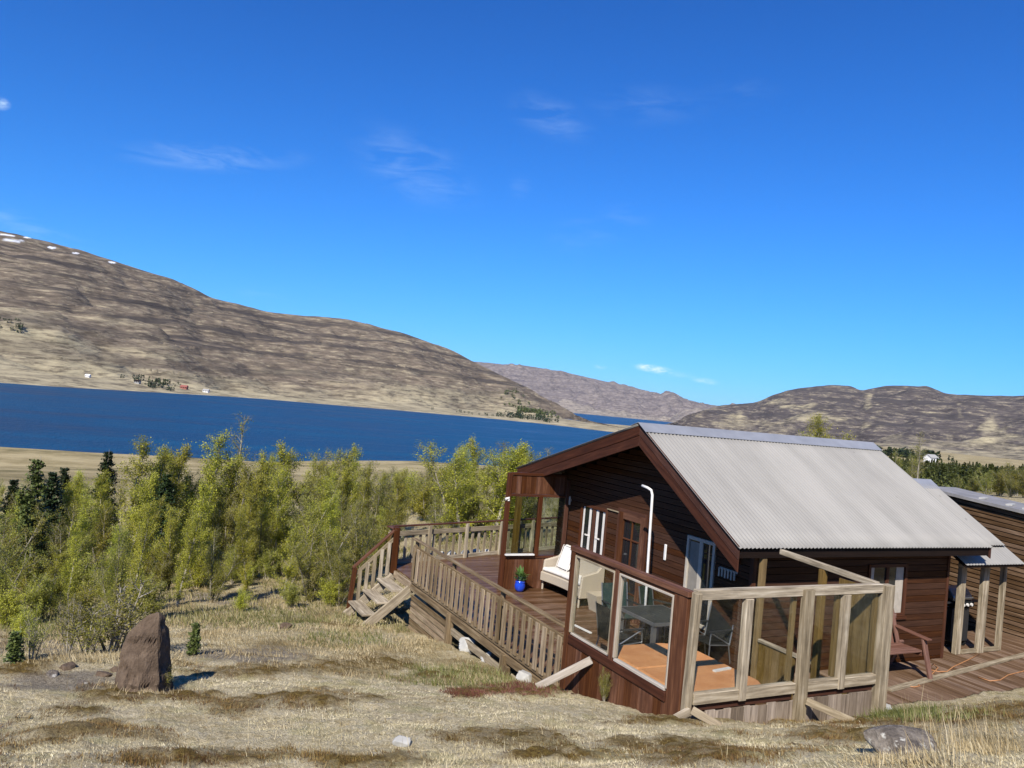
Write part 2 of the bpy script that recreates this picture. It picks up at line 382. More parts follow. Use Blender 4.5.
# lake water
m, t, out = new_mat('lake_water'); b = NB(t)
tc = b.n('ShaderNodeTexCoord').outputs['Object']
wv = b.noise(b.mapping(tc, (.55, .18, 1), (0, 0, .5)), 1.0, 5, .65, .3); w2 = b.noise(b.mapping(tc, (.005, .022, 1), (0, 0, .45)), 1.0, 6, .6, .8)
w3 = b.noise(b.mapping(tc, (.035, .11, 1), (0, 0, .5)), 1.0, 6, .7, .5)
w2 = b.math('ADD', b.math('MULTIPLY', w2, .6), b.math('MULTIPLY', w3, .4))
c = b.ramp(w2, [(.36, (.001, .015, .042)), (.48, (.0035, .035, .086)), (.62, (.009, .066, .140))])
p = b.pbsdf(c, b.rng(w2, .35, .65, .25, .5), b.bump(wv, .7, 1.2), 0, .16); p.inputs['IOR'].default_value = 1.33
b.l(p.outputs[0], out.inputs[0]); MT['water'] = m

# rock
def rockmat(name, stops, sc, lichen=None):
    m, t, out = new_mat(name); b = NB(t)
    tc = b.n('ShaderNodeTexCoord').outputs['Object']
    a = b.noise(tc, sc, 7, .65, .5); d = b.noise(tc, sc * 7, 6, .7)
    c = b.ramp(b.math('ADD', b.math('MULTIPLY', a, .65), b.math('MULTIPLY', d, .35)), stops)
    if lichen: c = b.mix(b.rng(b.noise(tc, sc * 3.1, 5, .6), .56, .64, 0, .8), c, lichen)
    p = b.pbsdf(c, .9, b.bump(b.math('ADD', b.math('MULTIPLY', a, .6), b.math('MULTIPLY', d, .4)), 1.0, .06), 0, .2)
    b.l(p.outputs[0], out.inputs[0]); return m
MT['brownrock'] = rockmat('brown_rock', [(.3, (.035, .024, .016)), (.46, (.095, .066, .044)), (.62, (.165, .12, .083)), (.78, (.25, .20, .15))], 2.2)
MT['greyrock'] = rockmat('lichen_rock', [(.3, (.03, .026, .022)), (.46, (.11, .092, .075)), (.62, (.25, .215, .175))], 4.0, (.50, .48, .42))

# ------------------------------------------------------------------ mesh builder
class MB:
    def __init__(s): s.V = []; s.F = []; s.U = []; s.Rn = []
    def face(s, pts, uvs, rnd):
        k = len(s.V); s.V += [tuple(p) for p in pts]; s.F.append(tuple(range(k, k + len(pts)))); s.U += uvs; s.Rn.append(rnd)
    def beam(s, p0, p1, w, h, up=(0, 0, 1), w1=None, h1=None):
        p0 = np.array(p0, float); p1 = np.array(p1, float); a = p1 - p0; L = np.linalg.norm(a); a /= L
        up = np.array(up, float); sd = np.cross(a, up)
        if np.linalg.norm(sd) < 1e-3: sd = np.cross(a, (0, 1, 0) if abs(up[2]) > .5 else (0, 0, 1))
        sd /= np.linalg.norm(sd); u2 = np.cross(sd, a)
        w1 = w if w1 is None else w1; h1 = h if h1 is None else h1
        c0 = [p0 + sd * w / 2 * i + u2 * h / 2 * j for i, j in ((-1, -1), (1, -1), (1, 1), (-1, 1))]
        c1 = [p1 + sd * w1 / 2 * i + u2 * h1 / 2 * j for i, j in ((-1, -1), (1, -1), (1, 1), (-1, 1))]
        k = len(s.V); s.V += [tuple(p) for p in c0 + c1]
        rnd = random.random(); o = random.random() * 40; ou = random.random() * 20
        dims = [w, h, w, h]
        for i in range(4):
            j = (i + 1) % 4
            s.F.append((k + i, k + j, k + 4 + j, k + 4 + i))
            s.U += [(ou, o + i), (ou, o + i + dims[i]), (ou + L, o + i + dims[i]), (ou + L, o + i)]
            s.Rn.append(rnd)
        s.F.append((k + 3, k + 2, k + 1, k)); s.U += [(ou, o), (ou + .05, o), (ou + .05, o + .05), (ou, o + .05)]; s.Rn.append(rnd)
        s.F.append((k + 4, k + 5, k + 6, k + 7)); s.U += [(ou, o), (ou + .05, o), (ou + .05, o + .05), (ou, o + .05)]; s.Rn.append(rnd)
    def box(s, x0, x1, y0, y1, z0, z1):
        dx, dy, dz = x1 - x0, y1 - y0, z1 - z0; cx, cy, cz = (x0 + x1) / 2, (y0 + y1) / 2, (z0 + z1) / 2
        if dz >= dx and dz >= dy: s.beam((cx, cy, z0), (cx, cy, z1), dx, dy, (0, 1, 0))
        elif dx >= dy: s.beam((x0, cy, cz), (x1, cy, cz), dy, dz)
        else: s.beam((cx, y0, cz), (cx, y1, cz), dx, dz)
    def prism(s, pts, ext):       # polygon pts (3d) extruded by ext
        n = len(pts); P = [np.array(p, float) for p in pts]; e = np.array(ext, float)
        k = len(s.V); s.V += [tuple(p) for p in P] + [tuple(p + e) for p in P]; r = random.random(); o = random.random() * 30
        ax = P[1] - P[0]; ax /= np.linalg.norm(ax); ay = np.cross(np.cross(ax, P[2] - P[0]), ax); ay /= np.linalg.norm(ay)
        uv = [((p - P[0]) @ ax + o, (p - P[0]) @ ay + o) for p in P]
        s.F.append(tuple(range(k + n - 1, k - 1, -1))); s.U += uv[::-1]; s.Rn.append(r)
        s.F.append(tuple(range(k + n, k + 2 * n))); s.U += uv; s.Rn.append(r)
        el_ = np.linalg.norm(e)
        for i in range(n):
            j = (i + 1) % n; L = np.linalg.norm(P[j] - P[i])
            s.F.append((k + i, k + j, k + n + j, k + n + i)); s.U += [(o, o), (o + L, o), (o + L, o + el_), (o, o + el_)]; s.Rn.append(r)
    def tube(s, pts, radii, n=8, cap=True):
        pts = [np.array(p, float) for p in pts]; k = len(s.V); r = random.random(); o = random.random() * 20
        if isinstance(radii, (int, float)): radii = [radii] * len(pts)
        prev = None; Ls = 0.; LL = []
        for i, p in enumerate(pts):
            a = pts[min(i + 1, len(pts) - 1)] - pts[max(i - 1, 0)]; a /= (np.linalg.norm(a) + 1e-9)
            if np.linalg.norm(a) < .5: a = np.array([0., 0., 1.])
            if prev is None:
                sd = np.cross(a, (0, 0, 1)) if abs(a[2]) < .95 else np.cross(a, (1, 0, 0))
            else: sd = prev - a * (prev @ a)
            sd /= np.linalg.norm(sd) + 1e-9; prev = sd; up = np.cross(sd, a)
            if i: Ls += np.linalg.norm(p - pts[i - 1])
            LL.append(Ls)
            for j in range(n):
                t_ = 2 * math.pi * j / n; s.V.append(tuple(p + (sd * math.cos(t_) + up * math.sin(t_)) * radii[i]))
        for i in range(len(pts) - 1):
            for j in range(n):
                j2 = (j + 1) % n
                s.F.append((k + i * n + j, k + i * n + j2, k + (i + 1) * n + j2, k + (i + 1) * n + j))
                s.U += [(LL[i] + o, j * .03 + o), (LL[i] + o, j * .03 + .03 + o), (LL[i + 1] + o, j * .03 + .03 + o), (LL[i + 1] + o, j * .03 + o)]; s.Rn.append(r)
        if cap:
            s.F.append(tuple(k + j for j in range(n - 1, -1, -1))); s.U += [(o, o)] * n; s.Rn.append(r)
            q = k + (len(pts) - 1) * n; s.F.append(tuple(q + j for j in range(n))); s.U += [(o, o)] * n; s.Rn.append(r)
    def lathe(s, prof, c, n=20):
        s.tube([(c[0], c[1], c[2] + z) for r, z in prof], [max(r, 1e-4) for r, z in prof], n)
    def build(s, name, mat, parent=None, smooth=False, bevel=0.):
        me = bpy.data.meshes.new(name)
        V = np.array(s.V, float)
        if parent is not None: V = V - np.array(parent.get('_o', (0, 0, 0)))
        me.from_pydata(V.tolist(), [], s.F)
        uvl = me.uv_layers.new(name='UVMap'); uvl.data.foreach_set('uv', np.array(s.U, float).ravel())
        at_ = me.attributes.new('rnd', 'FLOAT', 'FACE'); at_.data.foreach_set('value', np.array(s.Rn, np.float32))
        if smooth: me.polygons.foreach_set('use_smooth', [True] * len(me.polygons))
        me.materials.append(mat if not isinstance(mat, str) else MT[mat])
        if len(s.F) < 4000:
            import bmesh
            bq = bmesh.new(); bq.from_mesh(me); bmesh.ops.recalc_face_normals(bq, faces=bq.faces); bq.to_mesh(me); bq.free()
        o = bpy.data.objects.new(name, me); COL.objects.link(o)
        if parent is not None:
            o.parent = parent; o['_o'] = list(parent.get('_o', (0, 0, 0)))
        else: o['_o'] = [0., 0., 0.]
        if bevel:
            bm = o.modifiers.new('bevel', 'BEVEL'); bm.width = bevel; bm.segments = 1; bm.limit_method = 'ANGLE'
        return o
def tag(o, label=None, cat=None, group=None, kind=None):
    if label: o['label'] = label
    if cat: o['category'] = cat
    if group: o['group'] = group
    if kind: o['kind'] = kind
    return o
def thing(name, loc, label, cat, group=None):
    o = bpy.data.objects.new(name, None); COL.objects.link(o); o.location = loc; o.empty_display_size = .2
    o['_o'] = [float(q) for q in loc]
    return tag(o, label, cat, group)
def np_mesh(name, V, F, mat, rnd=None, smooth=False, attrs=None, parent=None):
    """V (n,3), F (m,k) constant k"""
    me = bpy.data.meshes.new(name); n, k = len(V), F.shape[1]
    me.vertices.add(n); me.vertices.foreach_set('co', np.asarray(V, np.float32).ravel())
    me.loops.add(F.size); me.loops.foreach_set('vertex_index', F.astype(np.int32).ravel())
    me.polygons.add(len(F)); me.polygons.foreach_set('loop_start', np.arange(0, F.size, k, dtype=np.int32))
    try: me.polygons.foreach_set('loop_total', np.full(len(F), k, np.int32))
    except Exception: pass
    if smooth: me.polygons.foreach_set('use_smooth', np.ones(len(F), bool))
    me.update(calc_edges=True)
    if rnd is not None:
        a = me.attributes.new('rnd', 'FLOAT', 'FACE'); a.data.foreach_set('value', np.asarray(rnd, np.float32))
    for nm, v in (attrs or {}).items():
        a = me.attributes.new(nm, 'FLOAT', 'POINT'); a.data.foreach_set('value', np.asarray(v, np.float32))
    me.materials.append(MT[mat] if isinstance(mat, str) else mat)
    o = bpy.data.objects.new(name, me); COL.objects.link(o)
    if parent is not None: o.parent = parent
    return o
def grid_faces(nr, nc):
    i = np.arange(nr - 1)[:, None] * nc + np.arange(nc - 1)[None, :]
    return np.stack([i, i + 1, i + nc + 1, i + nc], -1).reshape(-1, 4)

# ------------------------------------------------------------------ ground
LAKE_Z = -21.0
CP = [(0, 0, 2.35), (-4, -7, 3.6), (4, -7, 3.4), (8, -4, 3.0), (-8, 0, 2.6), (-8, 8, 1.0), (-9, 20, -1.3),
      (6.0, 6.75, .66), (6.0, 8.5, .22), (6.0, 9.5, .02), (6.0, 11.24, -.36), (6.0, 13.5, -.58), (6.0, 15.6, -1.0), (9.2, 6.85, .30), (7.7, 6.8, .40),
      (7.6, 11, -.4), (7.6, 15, -1.0), (8, 8, .1), (12, 11, -.3), (12, 15, -.6), (11, 7.3, .10), (13.5, 7.3, .05), (17, 7.4, .15), (20, 9, .4), (22, 14, .6), (18, 18, .2), (14, 21, -.6)]
for q in ((0, 768, 5.5), (250, 768, 5.5), (500, 768, 5.5), (750, 768, 5.5), (1024, 768, 5.9), (500, 730, 6.9), (250, 730, 6.7), (150, 690, 8.6), (250, 695, 8.4),
          (400, 690, 9.2), (480, 690, 9.9), (60, 660, 10.2), (0, 690, 8.6), (30, 640, 15.5), (300, 655, 11.5), (300, 625, 15.5), (200, 640, 13.5),
          (200, 600, 21), (100, 605, 20), (0, 610, 20), (300, 590, 22), (370, 628, 16.5), (895, 745, 7.6), (1010, 702, 10.5), (940, 708, 10.2),
          (350, 560, 30), (480, 538, 25), (430, 516, 42), (960, 478, 70), (1024, 468, 80), (700, 744, 7.6), (600, 713, 8.4), (740, 729, 8.7), (860, 724, 9.4)):
    CP.append(tuple(at(*q)))
CP = np.array(CP)
def _rbf():
    n = len(CP); D = np.hypot(CP[:, None, 0] - CP[None, :, 0], CP[:, None, 1] - CP[None, :, 1])
    P = np.c_[np.ones(n), CP[:, :2]]
    A = np.zeros((n + 3, n + 3)); A[:n, :n] = D + np.eye(n) * -.04; A[:n, n:] = P; A[n:, :n] = P.T
    return np.linalg.solve(A, np.r_[CP[:, 2], 0, 0, 0])
RW = _rbf()
AZ_T = np.array([azim(p) for p in (-200, 0, 100, 270, 420, 520, 640, 760, 900, 1100)])
SHORE = np.array([268, 253, 247, 246, 289, 300, 380, 2500, 2600, 2600])
FAR60 = np.array([-4.2, -4.2, -4.3, -4.3, -4.2, -4.0, -2.5, -1.0, .6, 1.2])
FAR120 = np.array([-10.5, -10.6, -10.6, -11, -10, -9, -7, -4, -3.0, -1.8])
FAR200 = np.array([-19.5, -19.6, -19.4, -18, -16, -15, -13, -10, -7.2, -5.0])
def in_cut(x, y):
    a = (x > 6.03) & (x < 9.12) & (y > 6.93) & (y < 17.6)
    c = (x > 9.0) & (x < 17.5) & (y > 7.78) & (y < 15.6)
    d = (x > 6.03) & (x < 12) & (y > 15) & (y < 17.5 + (x - 5.9) * .30)
    return a | c | d
def height(x, y, detail=True):
    x = np.asarray(x, float); y = np.asarray(y, float); r = np.hypot(x, y); a = np.arctan2(x, y)
    sh = x.shape; xf, yf = x.ravel(), y.ravel()
    near = np.empty(xf.size)
    for i in range(0, xf.size, 60000):
        D = np.hypot(xf[i:i + 60000, None] - CP[None, :, 0], yf[i:i + 60000, None] - CP[None, :, 1])
        near[i:i + 60000] = D @ RW[:-3] + RW[-3] + RW[-2] * xf[i:i + 60000] + RW[-1] * yf[i:i + 60000]
    near = near.reshape(sh)
    aw = np.where(a < -2.2, a + 2 * math.pi, a)
    s = np.interp(aw, AZ_T, SHORE); z60 = np.interp(aw, AZ_T, FAR60); z120 = np.interp(aw, AZ_T, FAR120); z200 = np.interp(aw, AZ_T, FAR200)
    f = np.where(r < 60, z60, np.where(r < 120, z60 + (z120 - z60) * (r - 60) / 60, np.where(r < 200, z120 + (z200 - z120) * (r - 120) / 80,
        np.where(r < s, z200 + (LAKE_Z + .2 - z200) * (r - 200) / np.maximum(s - 200, 1), LAKE_Z + .2 - (r - s) * .04))))
    f = np.maximum(f, LAKE_Z - 9)
    f = f + fbm(x / 25, y / 25, 4, 5) * .8 * sstep(50, 90, r) * sstep(1.0, .6, r / s)
    w = sstep(42, 62, r)
    h = near * (1 - w) + f * w
    if detail:
        dn = sstep(60, 25, r)
        wx = x + .25 * fbm(x / .9, y / .9, 2, 41); wy = y + .25 * fbm(x / .9 + 9, y / .9, 2, 43)
        h = h + fbm(x / 1.7, y / 1.7, 3, 21) * .06 * dn + fbm(wx / .5, wy / .3, 5, 31, .66) * .065 * dn
    return np.where(in_cut(x, y), np.minimum(h - .1, -.30), h)

HEATH = [(121, 696, 34, 7), (78, 711, 38, 6), (255, 671, 60, 8), (350, 664, 80, 9), (330, 698, 95, 9), (190, 695, 42, 5), (145, 735, 28, 7), (190, 758, 85, 9), (363, 762, 60, 9),
         (500, 735, 70, 9), (690, 753, 80, 12), (832, 735, 90, 8), (970, 716, 75, 10), (640, 722, 60, 4), (560, 757, 40, 6), (30, 668, 40, 8), (760, 720, 60, 4), (880, 722, 50, 5), (40, 742, 40, 4), (440, 676, 40, 6)]
REDH = [(525, 691, 46, 6), (470, 694, 30, 4)]
DRY = [(300, 640, 110, 24), (215, 622, 70, 20), (395, 655, 60, 22), (60, 655, 70, 9), (470, 670, 50, 14), (480, 548, 80, 14), (100, 640, 60, 10), (990, 742, 30, 14), (330, 615, 60, 12), (150, 660, 30, 12), (146, 691, 36, 5), (905, 763, 46, 6)]
GREEN = [(445, 676, 45, 8), (350, 640, 40, 8), (480, 683, 50, 7), (250, 620, 60, 8), (900, 715, 60, 8), (30, 625, 60, 10), (560, 690, 30, 5)]
GRAV = [(45, 648, 55, 7), (260, 655, 60, 9), (70, 680, 55, 10), (190, 597, 60, 4), (430, 505, 10, 16), (245, 600, 40, 6)]
def mask(px, py, dep, ells, nz, soft=.35):
    m_ = np.zeros(px.shape)
    for cx_, cy_, rx, ry in ells:
        d = np.sqrt(((px - cx_) / rx) ** 2 + ((py - cy_) / ry) ** 2) + nz * .75
        m_ = np.maximum(m_, sstep(1 + soft, 1 - soft, d))
    return np.where(dep > 1, m_, 0)
def masks(x, y, z):
    px, py, dep = proj(np.stack([x, y, z], -1)); dep = np.where(dep < .5, .5, dep)
    px = np.where(dep <= .5, -999, px)
    n1 = fbm(x / .8, y / .8, 4, 61) + .6 * fbm(x / .2, y / .2, 3, 71)
    hz = mask(px, py, dep, [(a_, b_, c_ * .92, d_ * .88) for a_, b_, c_, d_ in HEATH], n1 * 1.5, .6) * (.62 + .38 * sstep(-.25, .15, fbm(x / .13, y / .13, 3, 73)))
    stray = sstep(.30, .56, fbm(x / 1.1, y / 1.1, 5, 77) + .0) * .8
    rr = np.hypot(x, y)
    hz = np.maximum(hz, stray * sstep(30, 14, rr))
    rd = mask(px, py, dep, REDH, n1)
    dr = mask(px, py, dep, DRY, n1, .5); dr = np.maximum(dr, sstep(12, 19, rr) * .8) * (.35 + .65 * sstep(-.25, .2, fbm(x / .9, y / .9, 4, 83)))
    gn = mask(px, py, dep, GREEN, n1, .5)
    gv = mask(px, py, dep, GRAV, n1 * .7, .3) * .9
    return hz, rd, dr, gn, gv

a0, a1 = azim(-330), azim(1330)
azs = np.concatenate([np.linspace(a1, a0 + 2 * math.pi, 50)[1:-1] - 2 * math.pi, np.linspace(a0, a1, 900)])
azs = np.concatenate([azs, [azs[0] + 2 * math.pi]])
rs = np.concatenate([np.linspace(.3, 3.5, 12), 3.5 * (24 / 3.5) ** np.linspace(0, 1, 560)[1:], 24 * (420 / 24.) ** np.linspace(0, 1, 130)[1:], [600, 900, 1300, 1900, 2700, 5000, 9000]])
RR, AA = np.meshgrid(rs, azs, indexing='ij'); GX, GY = RR * np.sin(AA), RR * np.cos(AA)
GZ = height(GX, GY)
GZ = np.where(RR > 3000, LAKE_Z - 9, GZ)
hz, rd, dr, gn, gv = masks(GX, GY, GZ)
GZ = GZ + np.where(in_cut(GX, GY), 0, (hz + rd) * (.025 + .04 * fbm(GX / .15, GY / .15, 2, 91)))
ground = np_mesh('ground', np.stack([GX, GY, GZ], -1).reshape(-1, 3), grid_faces(len(rs), len(azs)), 'ground', smooth=True,
                 attrs={'heath': np.clip(hz + rd, 0, 1).ravel(), 'dry': dr.ravel(), 'gravel': gv.ravel(), 'far': sstep(45, 75, RR).ravel()})
tag(ground, kind='structure')
def hgt(x, y): return float(height(np.array([x]), np.array([y]))[0])
def ghit(px, py, dmin=4., dmax=60.):
    ds = np.linspace(dmin, dmax, 900); d = ray(px, py); k = ds / math.hypot(d[0], d[1])
    P = CAM + d[None, :] * k[:, None]; hh = height(P[:, 0], P[:, 1]); i = np.argmax(P[:, 2] <= hh)
    return P[i]

# lake: a sheet wide enough for both arms
me = MB(); me.face([(-6000, -200, LAKE_Z), (6000, -200, LAKE_Z), (9000, 12000, LAKE_Z), (-6000, 12000, LAKE_Z)], [(0, 0)] * 4, 0)
tag(me.build('lake', 'water'), kind='structure')

# ------------------------------------------------------------------ far hills (polar height fields at their true distance)
def hill(name, mat, pxs, base_d, crest_y, crest_d, flat, profile, amp, seed, nt_=150, na=520, base_z=LAKE_Z - 1.0, snowy=False, terr=0., flat_z=2.5, gully=1.0, tan=(), dark=()):
    if name == 'hillside': base_d = [q * dk(p) for p, q in zip(pxs, base_d)]
    aa = np.linspace(azim(pxs[0]), azim(pxs[-1]), na); pa = np.array([azim(p) for p in pxs])
    bd = np.interp(aa, pa, base_d); cdst = np.interp(aa, pa, crest_d); fl = np.interp(aa, pa, flat)
    cz = []
    for p, y_, d_ in zip(pxs, crest_y, crest_d): cz.append(at(p, y_, d_)[2])
    ctrl = np.linspace(pxs[0], pxs[-1], 400)
    cyi = np.interp(ctrl, pxs, crest_y); cdi = np.interp(ctrl, pxs, crest_d)
    k = np.ones(5) / 5; cyi = np.convolve(np.pad(cyi, 2, mode='edge'), k, 'valid')
    zc = np.array([at(p, y_, d_)[2] for p, y_, d_ in zip(ctrl, cyi, cdi)])
    cz = np.interp(aa, np.array([azim(p) for p in ctrl]), zc)
    t_ = np.linspace(0, 1.35, nt_); T, A = np.meshgrid(t_, aa, indexing='ij')
    D = bd[None] + (cdst - bd)[None] * T
    X, Y = D * np.sin(A), D * np.cos(A)
    fz = base_z + 1.0 + flat_z
    u = np.clip((T - fl[None]) / (1 - fl[None]), 0, 1)
    lo = base_z + (fz - base_z) * np.clip(T / np.maximum(fl[None], .02), 0, 1) ** .6
    Z = lo + (cz[None] - fz) * profile(u)
    env = sstep(0, .2, u) * sstep(1.02, .9, T) + .10 * sstep(0, .2, u)
    n_big = fbm(X / 420, Y / 420, 5, seed); n_sm = fbm(X / 90, Y / 90, 4, seed + 7)
    ridged = 1 - np.abs(fbm(X / 260 + 3, Y / 260, 4, seed + 13)) * 2
    Z = Z + env * (amp * .6 * n_big + amp * .22 * n_sm - amp * .35 * gully * ridged)
    if terr:
        zz = Z + fbm(X / 700, Y / 700, 3, seed + 3) * 40
        Z = Z + env * terr * (np.abs(((zz / 47.) % 1) - .35) - .3)
    Z = np.where(T > 1, np.minimum(Z, cz[None] - (T - 1) * (cdst - bd)[None] * .35), Z)
    Z = Z + (T <= 1.0) * sstep(.9, 1, T) * fbm(X / 60, Y / 60, 3, seed + 5) * amp * .05
    gr_ = np.clip(1 - u * 1.6 + .25 * n_big, 0, 1)
    if tan:
        qx, qy, qd = proj(np.stack([X, Y, Z], -1)); gr_ = np.maximum(gr_, mask(qx, qy, qd, tan, fbm(X / 120, Y / 120, 5, 8, .7) * 2.0, .8) * (.75 + .5 * n_sm)); gr_ = gr_ * (1 - .75 * mask(qx, qy, qd, dark, fbm(X / 120, Y / 120, 5, 9, .65) * 1.3, .6))
    attrs = {'grassy': gr_.ravel()}
    if snowy:
        px_, py_, dp = proj(np.stack([X, Y, Z], -1))
        sn = np.zeros(X.shape); nz = fbm(X / 30, Y / 12, 3, 99)
        for q in ((14, 240.5, 10, 1.3), (6, 235, 7, .7), (52, 247.5, 4, .9), (76, 253, 4, .7), (112, 262.5, 3, .8), (28, 237.5, 4, .6)):
            sn = np.maximum(sn, sstep(1.25, .85, np.hypot((px_ - q[0]) / q[2], (py_ - q[1] - .09 * (px_ - q[0])) / q[3]) + nz * .45))
        attrs['snow'] = sn.ravel()
    o = np_mesh(name, np.stack([X, Y, Z], -1).reshape(-1, 3), grid_faces(nt_, na), mat, smooth=True, attrs=attrs)
    tag(o, kind='structure'); return o
pro = lambda u: .25 * u + .75 * u ** 1.25
hill('hillside', 'hillL',
     [-420, -200, 0, 60, 115, 165, 205, 260, 340, 400, 450, 480, 510, 540, 570, 590, 620],
     [560, 640, 724, 760, 820, 880, 940, 1010, 1030, 1050, 1050, 1050, 1030, 1010, 970, 950, 930],
     [150, 195, 232, 246, 263, 278, 296, 310, 317.5, 333, 350, 366, 380, 395, 411, 419.5, 426],
     [1900, 2000, 2100, 2150, 2200, 2200, 2200, 2250, 2300, 2350, 2350, 2350, 2300, 2200, 1900, 1500, 1250],
     [.02, .02, .03, .03, .04, .05, .06, .10, .15, .20, .25, .30, .35, .4, .6, .7, .8], pro, 44, 3, 240, 760, snowy=True, terr=22)
hill('far_hill', 'hillP',
     [440, 470, 520, 570, 640, 700, 730, 780, 900],
     [4300, 4300, 4200, 4100, 4000, 3700, 3500, 3400, 3400],
     [362, 360.5, 364, 373, 389, 402, 406, 412, 425],
     [7500, 7500, 7400, 7200, 7000, 6500, 6200, 6000, 6000],
     [.03] * 9, pro, 130, 41, 150, 420, flat_z=4)
hill('ridge', 'hillR',
     [588, 620, 650, 680, 700, 713, 738, 755, 769, 794, 829, 849, 857, 864, 882, 924, 942, 970, 1002, 1024, 1150, 1400],
     [930, 945, 1000, 1200, 1500, 1700, 1750, 1700, 1650, 1600, 1500, 1450, 1450, 1400, 1400, 1300, 1300, 1250, 1200, 1150, 1000, 900],
     [422, 425, 427, 420, 411, 406, 404, 402, 394, 387, 383.5, 384.5, 390, 388, 385, 385.5, 393, 394, 396, 395, 392, 380],
     [1500, 1600, 1700, 2400, 2900, 3000, 3050, 3050, 3050, 3000, 3000, 3000, 3000, 3000, 3000, 3000, 3000, 2950, 2950, 2900, 2800, 2700],
     [.9, .9, .8, .5, .35, .3, .3, .3, .28, .25, .22, .2, .2, .2, .2, .2, .2, .2, .2, .2, .2, .2], lambda u: .15 * u + .85 * u ** 1.1 * (1.35 - .35 * u), 60, 83, 190, 560, flat_z=1.2, gully=1.2,
     tan=[(868, 399, 4, 16), (866, 424, 9, 12), (880, 436, 40, 5), (790, 402, 30, 5), (820, 418, 40, 4), (760, 428, 30, 6), (990, 425, 14, 12), (1005, 440, 40, 7), (960, 410, 5, 16), (740, 415, 20, 4), (900, 446, 90, 4)],
     dark=[(835, 396, 26, 12), (910, 412, 38, 16), (1000, 405, 40, 10), (770, 415, 22, 6), (930, 431, 18, 6), (700, 412, 30, 5)])
# ------------------------------------------------------------------ cabin
XF, XW, XB, XE = 8.49, 9.30, 14.15, 14.65           # roof front, gable wall, rear wall, roof end
YN, YL = 9.36, 15.50                                 # near wall, far wall
YR, ZR = 11.60, 3.79                                # ridge
YE, ZE = 8.90, 2.145                                 # near eave
YG, ZG = 16.20, 2.46                                 # far eave
def roof_z(y): return ZR - (YR - y) * (ZR - ZE) / (YR - YE) if y < YR else ZR - (y - YR) * (ZR - ZG) / (YG - YR)
cabin = thing('cabin', (XW, YN, 0), 'dark red-brown timber cabin with a pale corrugated gable roof and deep shaded eaves', 'cabin')
def siding(mb, fixed, axis, u0, u1, z0, ztop, openings, bh=.112, th=.028, sgn=-1):
    """horizontal boards on a plane; axis 'y' -> plane x=fixed, axis 'x' -> plane y=fixed"""
    z = z0
    zmax = max(ztop(u0 + (u1 - u0) * i / 60) for i in range(61))
    while z < zmax:
        za, zb = z, z + bh - .009; zm = (za + zb) / 2
        us = np.linspace(u0, u1, 400); ok = np.array([ztop(u) > zm for u in us])
        for o in openings:
            if o[2] < zm < o[3]: ok &= ~((us > o[0]) & (us < o[1]))
        i = 0
        while i < len(us):
            if ok[i]:
                j = i
                while j + 1 < len(us) and ok[j + 1]: j += 1
                if j > i:
                    if axis == 'y': mb.box(fixed + (sgn * th if sgn < 0 else 0), fixed + (0 if sgn < 0 else th), us[i], us[j], za, zb)
                    else: mb.box(us[i], us[j], fixed + (sgn * th if sgn < 0 else 0), fixed + (0 if sgn < 0 else th), za, zb)
                i = j + 1
            else: i += 1
        z += bh
under = lambda y: roof_z(y) - .16
WL = (13.50, 14.52, .55, 1.97); DR = (12.20, 13.04, -.02, 2.02); WR = (10.22, 10.95, .45, 1.95)
g = MB(); siding(g, XW, 'y', YN, YL, -.28, under, [WL, DR, WR])
g.build('gable_wall', 'siding', cabin)
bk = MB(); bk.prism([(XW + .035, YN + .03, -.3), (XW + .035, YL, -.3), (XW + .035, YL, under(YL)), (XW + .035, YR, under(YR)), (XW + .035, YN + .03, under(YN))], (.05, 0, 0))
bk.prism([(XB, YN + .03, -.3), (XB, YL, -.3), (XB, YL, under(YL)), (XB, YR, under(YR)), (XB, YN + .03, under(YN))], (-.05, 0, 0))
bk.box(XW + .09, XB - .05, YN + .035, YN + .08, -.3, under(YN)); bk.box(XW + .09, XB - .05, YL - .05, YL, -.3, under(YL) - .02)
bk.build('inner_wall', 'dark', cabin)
WN = (11.95, 12.98, .82, 1.76)
g = MB(); siding(g, YN, 'x', XW, XB, -.28, lambda x: 2.28, [WN]); g.build('side_wall', 'siding', cabin)
g = MB(); g.box(XW - .045, XW + .03, YN - .045, YN + .03, -.28, 2.2); g.build('corner_trim', 'trim', cabin)
g = MB(); g.box(XB - .05, XB + .012, YN - .045, YN + .03, -.28, 2.2); g.build('corner_trim', 'trim', cabin)
# roof: corrugated sheets on a timber slab
def corr(name, x0, x1, ya, za, yb, zb, pitch=.082, amp=.0125, seg=8, lift=.015, parent=cabin, mat='roof'):
    n = int((x1 - x0) / pitch * seg); xs = np.linspace(x0, x1, n + 1)
    w = amp * np.cos(2 * math.pi * (xs - x0) / pitch) + lift + amp
    nrm = np.array([0, -(zb - za), (yb - ya)]); nrm = nrm / np.linalg.norm(nrm); nrm = nrm if nrm[2] > 0 else -nrm
    rows = []
    for t in np.linspace(0, 1, 9):
        rows.append(np.stack([xs, ya + (yb - ya) * t + nrm[1] * w, za + (zb - za) * t + nrm[2] * w], -1))
    V = np.concatenate(rows)
    V = V - np.array(parent['_o'])
    o = np_mesh(name, V, grid_faces(9, n + 1), mat, smooth=True, parent=parent); o['_o'] = list(parent['_o']); 
    sd = o.modifiers.new('thickness', 'SOLIDIFY'); sd.thickness = .004; sd.offset = -1
    return o
roof = MB()
for (ya, za, yb, zb) in ((YE + .03, ZE, YR, ZR), (YG - .03, ZG, YR, ZR)):
    roof.prism([(XF + .04, ya, za), (XF + .04, yb, zb), (XF + .04, yb, zb - .14), (XF + .04, ya, za - .14)], (XE - XF - .06, 0, 0))
